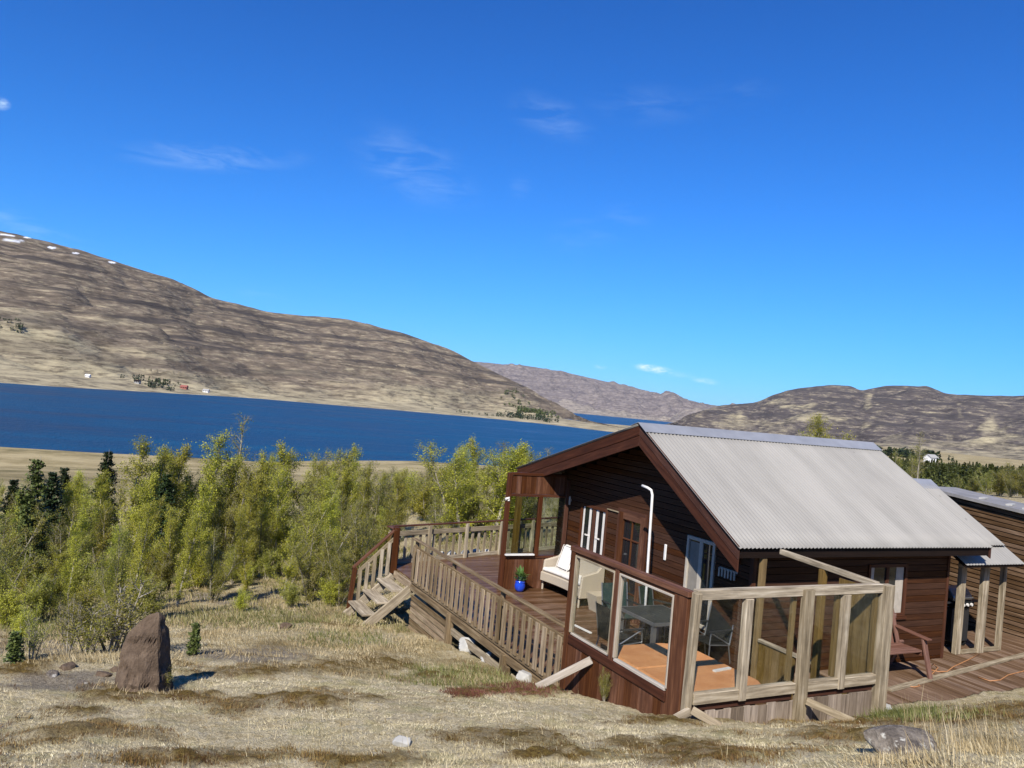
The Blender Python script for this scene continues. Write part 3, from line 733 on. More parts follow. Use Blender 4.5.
rf = roof.build('roof', 'dark', cabin)
corr('near_roof_sheet', XF - .03, XE + .02, YE - .04, ZE - .022, YR - .02, ZR - .01, parent=rf)
corr('far_roof_sheet', XF - .03, XE + .02, YG + .04, ZG - .01, YR + .02, ZR - .01, parent=rf)
rc = MB(); tn = (ZR - ZE) / (YR - YE); tf = (ZR - ZG) / (YG - YR)
rc.prism([(XF - .04, YR - .24, ZR - .24 * tn + .06), (XF - .04, YR, ZR + .065), (XF - .04, YR + .24, ZR - .24 * tf + .06), (XF - .04, YR + .24, ZR - .24 * tf + .055), (XF - .04, YR, ZR + .058), (XF - .04, YR - .24, ZR - .24 * tn + .055)], (XE - XF + .08, 0, 0))
rc.build('ridge_cap', 'ridge', rf)
for (ya, za) in ((YE - .02, ZE - .01), (YG + .02, ZG - .01)):
    bb = MB()
    for lo_, hi_, th in ((.03, -.17, .03), (-.175, -.36, .022)):
        p = [(XF + .038, ya, za + lo_), (XF + .038, YR, ZR + lo_), (XF + .038, YR, ZR + hi_), (XF + .038, ya, za + hi_)]
        bb.prism(p, (-th, 0, 0))
    bb.build('barge_board', 'fascia', cabin, bevel=.004)
    b2 = MB(); p = [(XE - .02, ya, za + .02), (XE - .02, YR, ZR + .02), (XE - .02, YR, ZR - .2), (XE - .02, ya, za - .2)]
    b2.prism(p, (.03, 0, 0)); b2.build('barge_board', 'fascia', cabin)
g = MB(); g.box(XF + .07, XE - .03, YE + .002, YE + .028, ZE - .16, ZE - .03); g.build('eave_board', 'dark', cabin)
# openings
def window(x, y0, y1, z0, z1, cols, rows, frame='offwhite', axis='y', fw=.06, bar=.028, parent=cabin, name='window', panecurt=True, depth=.05):
    f = MB(); s_ = -1
    def bx(ua, ub, za, zb, a, c):
        if axis == 'y': f.box(x + a, x + c, ua, ub, za, zb)
        else: f.box(ua, ub, x + a, x + c, za, zb)
    bx(y0, y0 + fw, z0, z1, -depth, .02); bx(y1 - fw, y1, z0, z1, -depth, .02)
    bx(y0 + fw, y1 - fw, z0, z0 + fw, -depth, .02); bx(y0 + fw, y1 - fw, z1 - fw, z1, -depth, .02)
    for i in range(1, cols):
        u = y0 + (y1 - y0) * i / cols; bx(u - bar / 2, u + bar / 2, z0 + fw, z1 - fw, -depth * .7, .01)
    for i in range(1, rows):
        z = z0 + (z1 - z0) * i / rows; bx(y0 + fw, y1 - fw, z - bar / 2, z + bar / 2, -depth * .6, .008)
    w = f.build(name, frame, parent, bevel=.004)
    f = MB(); bx(y0 + .01, y1 - .01, z0 + .01, z1 - .01, -.012, .0); f.build('pane', 'pane', w)
    return w
w = window(XW, *WL, 2, 1, 'trim', bar=.10); c = MB()
for ya, yb in ((13.58, 13.68), (13.84, 13.93), (14.12, 14.20), (14.38, 14.44)): c.box(XW - .018, XW - .013, ya, yb, .62, 1.9)
for ya in (13.75, 14.15): c.box(XW - .03, XW - .013, ya, ya + .16, 1.30, 1.33)
c.build('curtain', 'cushion', w)
d = window(XW, *DR, 2, 4, 'stain', fw=.13, bar=.03, name='door', depth=.06)
h_ = MB(); h_.tube([(XW - .06, 12.29, 1.0), (XW - .11, 12.29, 1.0), (XW - .11, 12.41, 1.0)], .011, 6); h_.build('handle', 'grey_metal', d)
pl = MB(); pl.box(XW - .06, XW - .055, 12.70, 12.84, .56, .60); pl.build('notice', 'white', d)
cs = MB(); cs.box(XW - .05, XW, 12.13, 12.198, -.02, 2.09); cs.box(XW - .05, XW, 13.042, 13.11, -.02, 2.09); cs.box(XW - .05, XW, 12.198, 13.042, 2.022, 2.09); cs.build('door_frame', 'trim', cabin)
w = window(XW, *WR, 2, 1, 'offwhite', bar=.09); c = MB()
c.box(XW - .018, XW - .013, 10.62, 10.88, .55, 1.86); c.build('curtain', 'shade_grey', w)
w = window(YN, *WN, 2, 1, 'trim', axis='x', bar=.07)  # white frame coloured dark for the shade under the eave
c = MB(); c.box(12.70, 12.90, YN - .019, YN - .013, .88, 1.70); c.build('curtain', 'offwhite', w); c = MB(); c.box(12.03, 12.12, YN - .019, YN - .013, .88, 1.70); c.build('curtain', 'offwhite', w)  # first strip stands in for the frame's lit right jamb, second is curtain
s_ = MB(); s_.box(WN[0] - .03, WN[1] + .03, YN - .07, YN - .001, WN[2] - .05, WN[2] - .002); s_.build('sill', 'trim', w)
t_ = MB(); t_.box(XW - .055, XW - .029, 11.50, 11.56, 1.37, 1.66); t_.build('thermometer', 'white', cabin, bevel=.008)
g = MB(); g.box(XW - .06, XW - .029, 13.08, 13.5, 1.985, 2.005); g.build('door_hood', 'weather', cabin)
for y_, z_ in ((14.98, 1.95), (9.66, 1.85)):
    g = MB(); g.lathe([(.0, -.11), (.035, -.10), (.04, 0), (.035, .09), (.0, .10)], (XW - .075, y_, z_), 10); g.box(XW - .06, XW - .029, y_ - .015, y_ + .015, z_ - .03, z_ + .03); g.build('wall_lamp', 'offwhite', cabin, smooth=False)
hk = MB(); hk.box(XW - .045, XW - .029, 9.66, 10.08, 1.555, 1.585)
for i in range(6): y_ = 9.69 + i * .072; hk.box(XW - .065, XW - .045, y_, y_ + .03, 1.44 - .01 * (i % 2), 1.575)
hk.build('hook_rail', 'offwhite', cabin)
# annex and porch behind
ax0, ax1 = XE - .05, 15.93
am = (3.17 - 2.12) / (11.1 - 9.43)
AR = MB()
AR.prism([(ax0, 9.43, 2.06), (ax0, 11.1, 3.11), (ax0, 11.1, 3.01), (ax0, 9.43, 1.96)], (ax1 - ax0, 0, 0))
AR.prism([(ax0, 13.2, 2.2), (ax0, 11.1, 3.11), (ax0, 11.1, 3.01), (ax0, 13.2, 2.1)], (ax1 - ax0, 0, 0))
ar = AR.build('annex_roof', 'dark', cabin)
corr('annex_roof_sheet', ax0, ax1 + .03, 9.40, 2.055, 11.1, 3.115, parent=ar, amp=.010)
g = MB(); g.prism([(ax0, 10.85, 2.99), (ax0, 11.1, 3.165), (ax0, 11.35, 3.06), (ax0, 11.35, 3.05), (ax0, 11.1, 3.155), (ax0, 10.85, 2.98)], (ax1 - ax0 + .05, 0, 0)); g.build('ridge_cap', 'ridge', ar)
g = MB(); g.prism([(14.22, 9.06, 1.775), (14.22, 9.50, 2.05), (14.22, 9.50, 2.0), (14.22, 9.06, 1.725)], (ax1 + .08 - 14.22, 0, 0)); pr = g.build('porch_roof', 'dark', cabin)
corr('porch_roof_sheet', 14.20, ax1 + .10, 9.04, 1.765, 9.52, 2.065, parent=pr, amp=.006, pitch=.09)
g = MB(); siding(g, XB + .6, 'y', 10.4, 13.0, -.2, lambda y: 2.1, []); siding(g, 10.6, 'x', XB, 15.6, -.2, lambda x: 2.5, []); g.build('annex_wall', 'siding', cabin)
for (x_, y_, wd, zt) in ((14.69, 9.42, .15, 1.80), (15.33, 9.38, .17, 1.78), (15.99, 9.42, .09, 1.75)):
    g = MB(); g.beam((x_, y_, .0), (x_ + .02, y_ + .0, zt), wd, .09, (0, 1, 0)); g.build('porch_post', 'weather', cabin, bevel=.006)
g = MB(); g.box(14.6, 16.05, 9.33, 9.45, 1.66, 1.72); g.build('porch_beam', 'weather', cabin)
g = MB(); g.box(14.78, 15.93, 9.36, 9.43, .012, .075); g.build('porch_sill', 'weather', cabin)

# ------------------------------------------------------------------ deck
XR_, YW0, YWL = 6.0, 6.90, 9.43
deck = thing('wooden_deck', (6.0, 8.0, 0), 'large brown timber deck around the cabin, wet and dark beside the blue pot', 'deck')
fb = MB()
def far_y(x): return 17.48 + (x - 5.9) * .305
y = YW0 + .05; bw = .118
while y < 19.6:
    x0 = XR_ + .06; x1 = XW - .04 if y < YL else 12.0
    if y > far_y(x0): x0 = 5.9 + (y - 17.48) / .305
    if y < YN - .02: x1 = 9.06
    if x1 - x0 > .2:
        cuts = [x0] + sorted(random.uniform(x0 + .4, x1 - .4) for _ in range(1 if x1 - x0 > 1.5 else 0)) + [x1]
        for a_, b_ in zip(cuts[:-1], cuts[1:]): fb.box(a_ + .002, b_ - .002, y, y + bw - .008, -.035, random.uniform(-.003, .002))
    y += bw
fb.build('deck_boards', 'deck', deck)
fb = MB(); x = 9.12
while x < 17.3:
    y1 = YN - .06 if x < XB + .1 else 10.55
    fb.box(x, x + .113, 7.76, y1, -.036, random.uniform(-.003, .002)); x += .12
fb.build('side_deck_boards', 'deckr', deck)
g = MB(); g.box(9.3, 17.35, 7.68, 7.755, -.28, -.004); g.build('rim_board', 'weather', deck, bevel=.006)
g = MB(); g.beam((11.3, 8.28, .022), (16.6, 9.08, .022), .10, .035); g.build('loose_plank', 'weather', deck)
g = MB(); g.box(XR_ - .04, XR_, YWL + .02, 15.78, -.17, -.04); g.box(XR_ + .02, XR_ + .06, YWL, 17.3, -.2, -.04); g.build('rim_board', 'rail', deck, bevel=.005)
g = MB()
for i in range(6): z_ = -.26 - i * .125; g.box(XR_ - .02, XR_ + .012, 13.62, 15.72, z_ - .092, z_)
g.build('skirt_boards', 'rail', deck)
g = MB(); g.box(XR_ - .015, XR_ + .03, 9.5, 13.5, -.42, -.30); g.box(XR_ + .10, XR_ + .14, 9.5, 13.5, -.22, -.05); g.build('lower_beam', 'weather', deck)
for y_ in (13.56, 11.24):
    g = MB(); g.box(XR_ - .09, XR_ + .03, y_ - .06, y_ + .06, hgt(5.9, y_) - .15, -.045); g.build('foundation_post', 'rail', deck, bevel=.006)
g = MB(); g.box(XR_ - .10, XR_ - .05, 10.98, 11.16, -.75, -.18); g.build('foundation_post', 'rail', deck)
g = MB()
A_, B_ = (5.95, 17.45), (12.0, far_y(12.0) - .02)
g.beam((A_[0], A_[1], -.13), (B_[0], B_[1], -.13), .04, .18); g.build('rim_board', 'rail', deck)
g = MB(); g.box(XR_ - .01, XR_ + .03, 15.78, 17.42, -.19, -.04); g.build('rim_board', 'rail', deck)

def railing(name, label, p0, p1, n_post, nbal, mat='rail', hz=.80, cap=.92, cat='railing', bw=.115, bt=.024, group=None, handmat=None, lowz=.04):
    p0 = np.array(p0, float); p1 = np.array(p1, float); L = np.linalg.norm(p1 - p0); dr_ = (p1 - p0) / L
    t = thing(name, (p0[0], p0[1], 0), label, cat, group); nrm = np.array([dr_[1], -dr_[0]])
    if nrm[0] > 0: nrm = -nrm
    P = lambda s_, z, o=0: (p0[0] + dr_[0] * s_ + nrm[0] * o, p0[1] + dr_[1] * s_ + nrm[1] * o, z)
    upv = (nrm[0], nrm[1], 0)
    g = MB(); g.beam(P(0, hz - .06), P(L, hz - .06), .032, .115); g.build('upper_rail', mat, t, bevel=.005)
    g = MB(); g.beam(P(0, lowz), P(L, lowz), .032, .10); g.build('lower_rail', mat, t, bevel=.005)
    g = MB(); g.beam(P(-.04, cap, -.0), P(L, cap, -.0), .10, .03); g.build('handrail', handmat or mat, t, bevel=.005)
    for i in range(n_post):
        s_ = L * i / (n_post - 1) if n_post > 1 else 0; s_ = min(max(s_, .05), L - .05)
        g = MB(); g.beam(P(s_, -.05, -.045), P(s_, cap - .016, -.045), .085, .058, upv); g.build('post', mat, t, bevel=.006)
    for i in range(nbal):
        s_ = L * (i + .5) / nbal + random.uniform(-.008, .008); g = MB()
        a = random.uniform(-.006, .006)
        g.beam(P(s_, lowz + .01, .03), P(s_ + a, hz - .03, .03), bt, bw * random.uniform(.9, 1.08), (-dr_[0], -dr_[1], 0)); g.build('baluster', mat, t, bevel=.003)
    return t
railing('deck_railing', 'long sunlit deck railing with flat balusters between the stairs and the glass windbreak', (XR_ - .02, 15.80), (XR_ - .02, YWL + .05), 4, 29, 'rail', .78, .91)
railing('deck_railing', 'pale far railing along the lake side of the deck, behind the glass screen', (5.93, 17.42), (11.6, far_y(11.6) - .06), 6, 28, 'weather', .76, .88, handmat='stain', bw=.075)
railing('deck_railing', 'short deck railing between the stairs and the far corner post', (XR_ - .02, 17.02), (XR_ - .05, 17.38), 2, 3, 'ochre', .76, .88, handmat='stain')
tp = thing('wooden_post', (9.75, 18.35, 0), 'tall stained post standing behind the glass screen at the far railing', 'post')
g = MB(); g.box(9.68, 9.82, 18.28, 18.42, -.1, 1.55); g.build('shaft', 'ochre', tp, bevel=.008)
g = MB(); g.lathe([(.0, 1.55), (.06, 1.56), (.07, 1.66), (.03, 1.70), (0, 1.72)], (9.75, 18.35, 0), 10); g.build('lantern', 'dark_metal', tp)

# stairs at the far end of the near railing
st = thing('deck_stairs', (5.5, 16.4, -1), 'short wooden stairs of three treads climbing to the deck from the grass', 'stairs')
for i in range(3):
    x0 = 5.90 - .30 * i; z_ = -.20 - .245 * i; g = MB(); g.box(x0 - .30, x0, 15.90, 17.0, z_ - .045, z_); g.build('tread', 'weather', st, bevel=.006)
    g = MB(); g.box(x0 - .29, x0 + .012, 16.62, 16.8, z_ - .052, z_ - .046); 
for y_ in (15.86, 17.02):
    g = MB(); g.beam((6.0, y_, -.17), (4.98, y_, -1.02), .05, .20, (0, 0, 1)); g.build('stringer', 'weather', st, bevel=.006)
sr = thing('stair_railing', (5.5, 17.05, -.9), 'sloping stained handrail with balusters on the far side of the deck stairs', 'railing')
g = MB(); g.box(5.92, 6.05, 16.98, 17.10, -.1, .93); g.build('post', 'stain', sr, bevel=.006)
g = MB(); g.beam((5.03, 17.05, -1.05), (5.10, 17.05, .03), .09, .09, (0, 1, 0)); g.build('post', 'stain', sr, bevel=.006)
g = MB(); g.beam((5.98, 17.05, .90), (5.05, 17.05, .02), .09, .045); g.build('handrail', 'stain', sr, bevel=.005)
g = MB(); g.beam((5.98, 17.05, .70), (5.08, 17.05, -.16), .035, .08); g.build('upper_rail', 'weather', sr, bevel=.005)
for i in range(5):
    x_ = 5.22 + i * .155; zt = .70 - (5.98 - x_) * .955; g = MB(); g.beam((x_, 17.02, zt - .72), (x_, 17.02, zt + .02), .025, .08, (1, 0, 0)); g.build('baluster', 'weather', sr, bevel=.003)

# ------------------------------------------------------------------ glass windbreak (side bay, front bay, right bay)
wb = thing('glass_windbreak', (XR_, YW0, 0), 'brown and grey timber windbreak with glass panes around the hot tub corner', 'windbreak')
def part(mat, fn, name='post', parent=wb, bevel=.006):
    g = MB(); fn(g); return g.build(name, mat, parent, bevel=bevel)
X0 = XR_
part('stain', lambda g: g.box(X0 - .05, X0 + .05, 9.38, 9.49, -.15, 2.06))
part('stain', lambda g: g.box(X0 - .05, X0 + .04, 8.30, 8.385, .80, 1.99))
part('stain', lambda g: g.box(X0 - .045, X0 + .05, 6.955, 7.19, .10, 1.988), 'corner_board')
part('stain', lambda g: g.box(X0 - .06, X0 + .06, 6.93, 9.50, 1.99, 2.055), 'top_rail')
part('stain', lambda g: g.box(X0 - .035, X0 + .03, 7.195, 9.375, 1.952, 1.988), 'top_rail')
part('fascia', lambda g: g.box(X0 - .055, X0 + .045, 7.195, 9.375, .72, .835), 'sill')
part('whitewood', lambda g: g.box(X0 - .02, X0 + .035, 8.39, 9.374, .838, .87), 'sill')
# glazing frames
for (ya, yb, mt) in ((7.195, 8.295, 'whitewood'), (8.39, 9.374, 'weather')):
    f = MB(); f.box(X0 - .045, X0 + .02, ya, ya + .028, .872, 1.95); f.box(X0 - .045, X0 + .02, yb - .028, yb, .872, 1.95)
    f.box(X0 - .045, X0 + .02, ya + .029, yb - .029, 1.922, 1.95)
    if ya < 8: f.box(X0 - .045, X0 + .02, ya + .029, yb - .029, .838, .871)
    fr = f.build('glazing_frame', mt, wb, bevel=.004)
    g = MB(); g.box(X0 - .012, X0 - .006, ya + .03, yb - .03, .86, 1.94); g.build('pane', 'glass', fr)
g = MB(); y = 6.99
while y < 9.38:
    y2 = min(y + .145, 9.37); g.box(X0 - .035, X0 - .008, y, y2 - .006, -.35, .718); y += .145
g.box(X0 - .045, X0 - .02, 8.0, 9.42, -.06, .06)
g.build('side_skirt', 'stain', wb)
g = MB(); g.beam((X0 - .09, 9.38, .02), (X0 - .09, 8.55, .14), .03, .13); g.build('ground_board', 'fascia', wb)
# front bay, facing the camera
Y0 = YW0
part('weather', lambda g: g.beam((5.99, Y0 - .03, .62), (6.02, Y0 - .03, 2.06), .09, .085, (0, 1, 0)))
part('weather', lambda g: g.beam((7.745, Y0 - .05, .10), (7.735, Y0 - .05, 2.06), .165, .075, (0, 1, 0)))
part('weather', lambda g: g.beam((9.19, Y0 - .03, .05), (9.185, Y0 - .03, 2.08), .17, .12, (0, 1, 0)))
part('weather', lambda g: g.box(6.02, 9.1, Y0 - .045, Y0 + .045, 1.975, 2.09), 'top_rail')
for xa, xb in ((6.08, 7.655), (7.835, 9.09)):
    part('weather', lambda g: g.box(xa, xb, Y0 - .05, Y0 + .04, .80, .925), 'sill')
    part('fascia', lambda g: g.box(xa, xb, Y0 - .0, Y0 + .03, .71, .798), 'gap_shade_board')  # dark strip put in for the shade in the gap under the sill
for xm in (6.80, 8.44):
    part('weather', lambda g: g.box(xm - .055, xm + .055, Y0 - .062, Y0 + .02, .79, 1.972), 'mullion')
for xa, xb in ((6.06, 6.75), (6.85, 7.67), (7.82, 8.39), (8.49, 9.11)):
    part('glass', lambda g: g.box(xa, xb, Y0 + .005, Y0 + .011, .93, 1.97), 'pane', bevel=0)
for xm in (7.60, 8.36, 9.07):
    part('ochre', lambda g: g.box(xm - .03, xm + .03, Y0 + .02, Y0 + .07, .93, 1.97), 'glazing_bead', bevel=.003)
g = MB(); x = 6.07
while x < 9.08:
    w_ = random.choice((.10, .125, .14)); x2 = min(x + w_, 9.09)
    g.box(x, x2 - .005, Y0 - .01, Y0 + .015, -.1, .70 + random.uniform(-.012, .012)); x += w_
g.build('front_skirt', 'greyboard', wb)
for a_, b_ in (((7.80, Y0 - .10, .72), (8.02, Y0 - .62, .42)), ((6.02, Y0 - .10, .78), (6.22, Y0 - .35, .60)), ((6.0, Y0 - .08, .76), (5.72, Y0 - .10, .56))):
    g = MB(); g.beam(a_, (b_[0], b_[1], hgt(b_[0], b_[1]) - .02), .09, .05, (0, 1, 0)); g.build('brace', 'weather', wb, bevel=.006)
wp = MB(); e_ = onz(537, 687, hgt(5.45, 9.35) + .06); wp.beam((X0 - .07, 8.72, .70), tuple(e_), .035, .10); o = wp.build('brace', 'whitewood', wb, bevel=.005); tag(o, 'white painted plank propped slantwise against the skirt')
# right bay running back towards the cabin
X1 = 9.10
part('weather', lambda g: g.beam((X1, Y0 + .05, 2.06), (X1, 8.62, 2.14), .085, .075), 'top_rail')
part('ochre', lambda g: g.box(X1 - .05, X1 + .04, 7.78, 7.87, -.04, 2.06))
part('ochre', lambda g: g.box(X1 - .05, X1 + .04, 8.92, 9.0, -.04, 1.98))
g = MB(); y = Y0 + .08
while y < 7.50: g.box(X1 - .02, X1 + .01, y, y + .135, -.1, 2.01); y += .14
g.build('board_panel', 'ochre', wb)
g = MB(); y = 8.2
while y < 8.90: g.box(X1 - .02, X1 + .01, y, min(y + .135, 8.915), -.03, .70); y += .14
g.build('board_panel', 'ochre', wb)
part('weather', lambda g: g.box(X1 - .04, X1 + .04, 7.88, 8.915, .705, .75), 'sill')

# tall screen with glass at the far end of the porch
sc = thing('glass_screen', (7.7, 15.0, 0), 'tall brown porch screen with glass panes behind the blue pot', 'screen')
YS = 15.0
for x_, z0, z1 in ((7.70, -.02, 2.50), (8.50, .70, 2.02), (9.17, .0, 2.4)):
    g = MB(); g.box(x_ - .045, x_ + .045, YS - .045, YS + .045, z0, z1); g.build('post', 'trim', sc, bevel=.005)
for z0, z1 in ((.66, .715), (1.995, 2.05), (2.45, 2.51)):
    g = MB(); g.box(7.75, 9.12, YS - .035, YS + .035, z0, z1); g.build('rail', 'trim', sc, bevel=.005)
for z0, z1, nm in ((.0, .655, 'lower_panel'), (2.055, 2.445, 'upper_panel')):
    g = MB(); x = 7.75
    while x < 9.1: g.box(x, min(x + .115, 9.118), YS - .015, YS + .012, z0, z1); x += .12
    g.build(nm, 'stain', sc)
for xa, xb in ((7.75, 8.45), (8.55, 9.12)):
    g = MB(); g.box(xa, xb, YS - .004, YS + .003, .72, 1.99); g.build('pane', 'dim_glass', sc)
g = MB(); g.box(7.72, 8.42, YS - .10, YS - .03, .735, .765); o = g.build('ledge_board', 'white', sc)
g = MB(); g.tube([(7.62, YS - .04, 1.93), (7.70, YS - .04, 1.96), (7.70, YS - .04, 1.90)], .03, 8); g.build('lamp', 'white', sc)

# ------------------------------------------------------------------ things on the deck
tub = thing('hot_tub', (6.72, 7.92, 0), 'hot tub under an orange-brown vinyl cover in the windbreak corner', 'hot tub')
def rounded(x0, x1, y0, y1, r, n=5):
    P = []
    for cx_, cy_, a0_ in ((x1 - r[0], y0 + r[0], -90), (x1 - r[1], y1 - r[1], 0), (x0 + r[2], y1 - r[2], 90), (x0 + r[3], y0 + r[3], 180)):
        rr_ = r[0] if a0_ == -90 else r[1] if a0_ == 0 else r[2] if a0_ == 90 else r[3]
        for i in range(n + 1):
            a = math.radians(a0_ + 90 * i / n); P.append((cx_ + rr_ * math.cos(a), cy_ + rr_ * math.sin(a)))
    return P
pp = rounded(6.10, 7.36, 7.06, 8.72, (.22, .42, .25, .2))
g = MB(); g.prism([(x, y, 0.0) for x, y in pp], (0, 0, .78)); g.build('tub_shell', 'stain', tub)
for ya, yb, k in ((7.04, 7.90, 0), (7.912, 8.75, 1)):
    q = rounded(6.07, 7.40, ya, yb, (.20, .04, .04, .2) if k == 0 else (.04, .45, .25, .04))
    g = MB(); g.prism([(x, y, .785) for x, y in q], (0, 0, .075)); o = g.build('tub_cover', 'cover', tub, bevel=.02)
g = MB(); q = rounded(6.05, 7.42, 7.02, 8.77, (.22, .46, .27, .2)); g.tube([(x, y, .80) for x, y in q] + [(q[0][0], q[0][1], .80)], .014, 6); g.build('cover_piping', 'weather', tub)

tb = thing('patio_table', (8.35, 10.45, 0), 'dark slatted patio table behind the hot tub', 'table')
g = MB()
for i in range(10): x_ = 7.93 + i * .087; g.box(x_, x_ + .08, 9.99, 10.93, .70, .722)
g.build('tabletop', 'tabletop', tb)
g = MB(); g.box(7.90, 7.928, 9.96, 10.96, .675, .724); g.box(8.80, 8.828, 9.96, 10.96, .675, .724); g.box(7.929, 8.799, 9.96, 9.988, .675, .724); g.box(7.929, 8.799, 10.932, 10.96, .675, .724); g.build('table_rim', 'grey_metal', tb)
for x_ in (7.95, 8.77):
    for y_ in (10.02, 10.90): g = MB(); g.box(x_ - .032, x_ + .032, y_ - .032, y_ + .032, 0, .673); g.build('leg', 'grey_metal', tb)
def chair(x, y, rot, mat, label):
    t = thing('patio_chair', (x, y, 0), label, 'chair', 'patio chairs around the table'); c_, s__ = math.cos(rot), math.sin(rot)
    T = lambda p: (x + p[0] * c_ - p[1] * s__, y + p[0] * s__ + p[1] * c_, p[2])
    for sx_ in (-.27, .27):
        g = MB(); g.tube([T((sx_, .26, 0)), T((sx_, .25, .44)), T((sx_, -.20, .40)), T((sx_, -.30, .95))], .013, 7); g.build('side_frame', 'grey_metal', t)
        g = MB(); g.tube([T((sx_, -.28, 0)), T((sx_, -.18, .42)), T((sx_, .24, .63)), T((sx_, .26, .44))], .012, 7); g.build('leg', 'grey_metal', t)
        g = MB(); g.beam(T((sx_, -.24, .645)), T((sx_, .27, .645)), .045, .02); g.build('armrest', 'dark_metal', t)
    g = MB(); g.prism([T((-.25, .24, .43)), T((.25, .24, .43)), T((.25, -.20, .395)), T((-.25, -.20, .395))], (0, 0, .014)); g.build('seat', mat, t)
    g = MB(); g.prism([T((-.25, -.20, .42)), T((.25, -.20, .42)), T((.25, -.30, .94)), T((-.25, -.30, .94))], (.012 * s__, -.012 * c_, 0)); g.build('backrest', mat, t)
chair(8.30, 11.38, math.pi, 'green_fabric', 'dark green chair behind the patio table, left of the white pole')
chair(8.98, 11.22, math.pi + .5, 'green_fabric', 'dark green chair behind the patio table, right of the white pole')
chair(9.00, 9.92, math.pi * .53, 'black', 'black sling chair at the right end of the patio table')
chair(7.45, 10.25, -math.pi / 2, 'black', 'black sling chair at the left end of the patio table beside the hot tub')
wpole = thing('bent_pole', (8.62, 11.15, 0), 'tall thin white pole with a short bent top standing behind the patio table', 'pole')
g = MB(); g.tube([(8.62, 11.13, 0), (8.61, 11.17, 1.4), (8.60, 11.20, 2.60), (8.59, 11.23, 2.68), (8.57, 11.31, 2.71), (8.55, 11.45, 2.73)], .024, 10); g.build('pole', 'white', wpole, smooth=True)
g = MB(); g.lathe([(.001, 0), (.17, 0), (.17, .05), (.06, .08), (.03, .09), (.03, .30), (.001, .30)], (8.62, 11.13, 0.002), 16); g.build('foot', 'dark_metal', wpole)

# wicker sofa along the wall
sf = thing('wicker_sofa', (8.95, 14.2, 0), 'pale wicker sofa with curved front standing against the cabin wall', 'sofa')
ys = np.linspace(13.42, 14.90, 13); fx = lambda y: 8.60 + .16 * (1 - ((y - 14.16) / .74) ** 2) * 0 + .10 * ((14.9 - y) / 1.5)
top = [(fx(y) + .07 * math.sin(math.pi * (y - 13.42) / 1.48), y) for y in ys]
pl_ = top + [(9.22, 14.90), (9.22, 13.42)]
g = MB(); g.prism([(x, y, .20) for x, y in pl_][::-1], (0, 0, .20)); g.build('seat', 'wicker', sf, bevel=.02)
g = MB(); g.prism([(x + .04, y, .402) for x, y in pl_][::-1], (0, 0, .09)); g.build('seat_cushion', 'cushion', sf, bevel=.03)
g = MB(); g.prism([(9.10, 13.42, .40), (9.10, 14.90, .40), (9.18, 14.90, .98), (9.18, 13.42, .98)], (.07, 0, 0)); g.build('backrest', 'wicker', sf, bevel=.02)
for y_ in (13.36, 14.90):
    g = MB(); g.prism([(8.66, y_, .18), (9.24, y_, .18), (9.24, y_, .92), (9.05, y_, .72), (8.70, y_, .64)], (0, .07, 0)); g.build('armrest', 'wicker', sf, bevel=.02)
for y_ in (13.42, 14.92):
    for x_ in (8.70, 9.2): g = MB(); g.tube([(x_, y_, 0), (x_, y_, .22)], .022, 8); g.build('leg', 'wicker', sf)
cu = thing('cushion', (9.0, 14.62, .5), 'white upright cushion leaning on the wicker sofa', 'cushion')
g = MB(); g.prism([(8.92, 14.34, .50), (8.92, 14.80, .50), (9.08, 14.80, .99), (9.08, 14.34, .99)], (.09, 0, .02)); o = g.build('cushion_body', 'white', cu, bevel=.035)
g = MB(); g.tube([(8.92, 14.34, .50), (8.92, 14.80, .50), (9.08, 14.80, .99), (9.08, 14.34, .99), (8.92, 14.34, .50)], .009, 5); g.build('piping', 'cushion', cu)
# blue pot with plant
po = thing('potted_plant', (8.05, 14.76, 0), 'leafy green plant in a shiny blue pot by the glass screen', 'potted plant')
g = MB(); g.lathe([(.001, 0), (.065, 0), (.10, .05), (.115, .11), (.105, .17), (.095, .195), (.108, .215), (.10, .222), (.08, .20), (.001, .195)], (8.05, 14.76, .002), 24); g.build('pot', 'blue_pot', po, smooth=True)
g = MB()
for i in range(60):
    a = random.uniform(0, 6.28); l = random.uniform(.10, .26); tilt = random.uniform(.1, .9); b0 = np.array([8.05 + .03 * math.cos(a), 14.76 + .03 * math.sin(a), .20 + random.uniform(0, .16)])
    d_ = np.array([math.cos(a) * math.sin(tilt), math.sin(a) * math.sin(tilt), math.cos(tilt)]); sd = np.array([-math.sin(a), math.cos(a), 0]) * .028
    mid = b0 + d_ * l * .5; tip = b0 + d_ * l - np.array([0, 0, l * .3 * tilt])
    g.face([b0, mid + sd, tip, mid - sd], [(0, 0), (.1, 0), (.1, .1), (0, .1)], random.random())
g.build('leaves', 'leaf_pot', po)
pt = thing('planter', (9.02, 13.10, 0), 'empty pale square woven planter on the deck beside the sofa arm', 'planter')
g = MB(); 
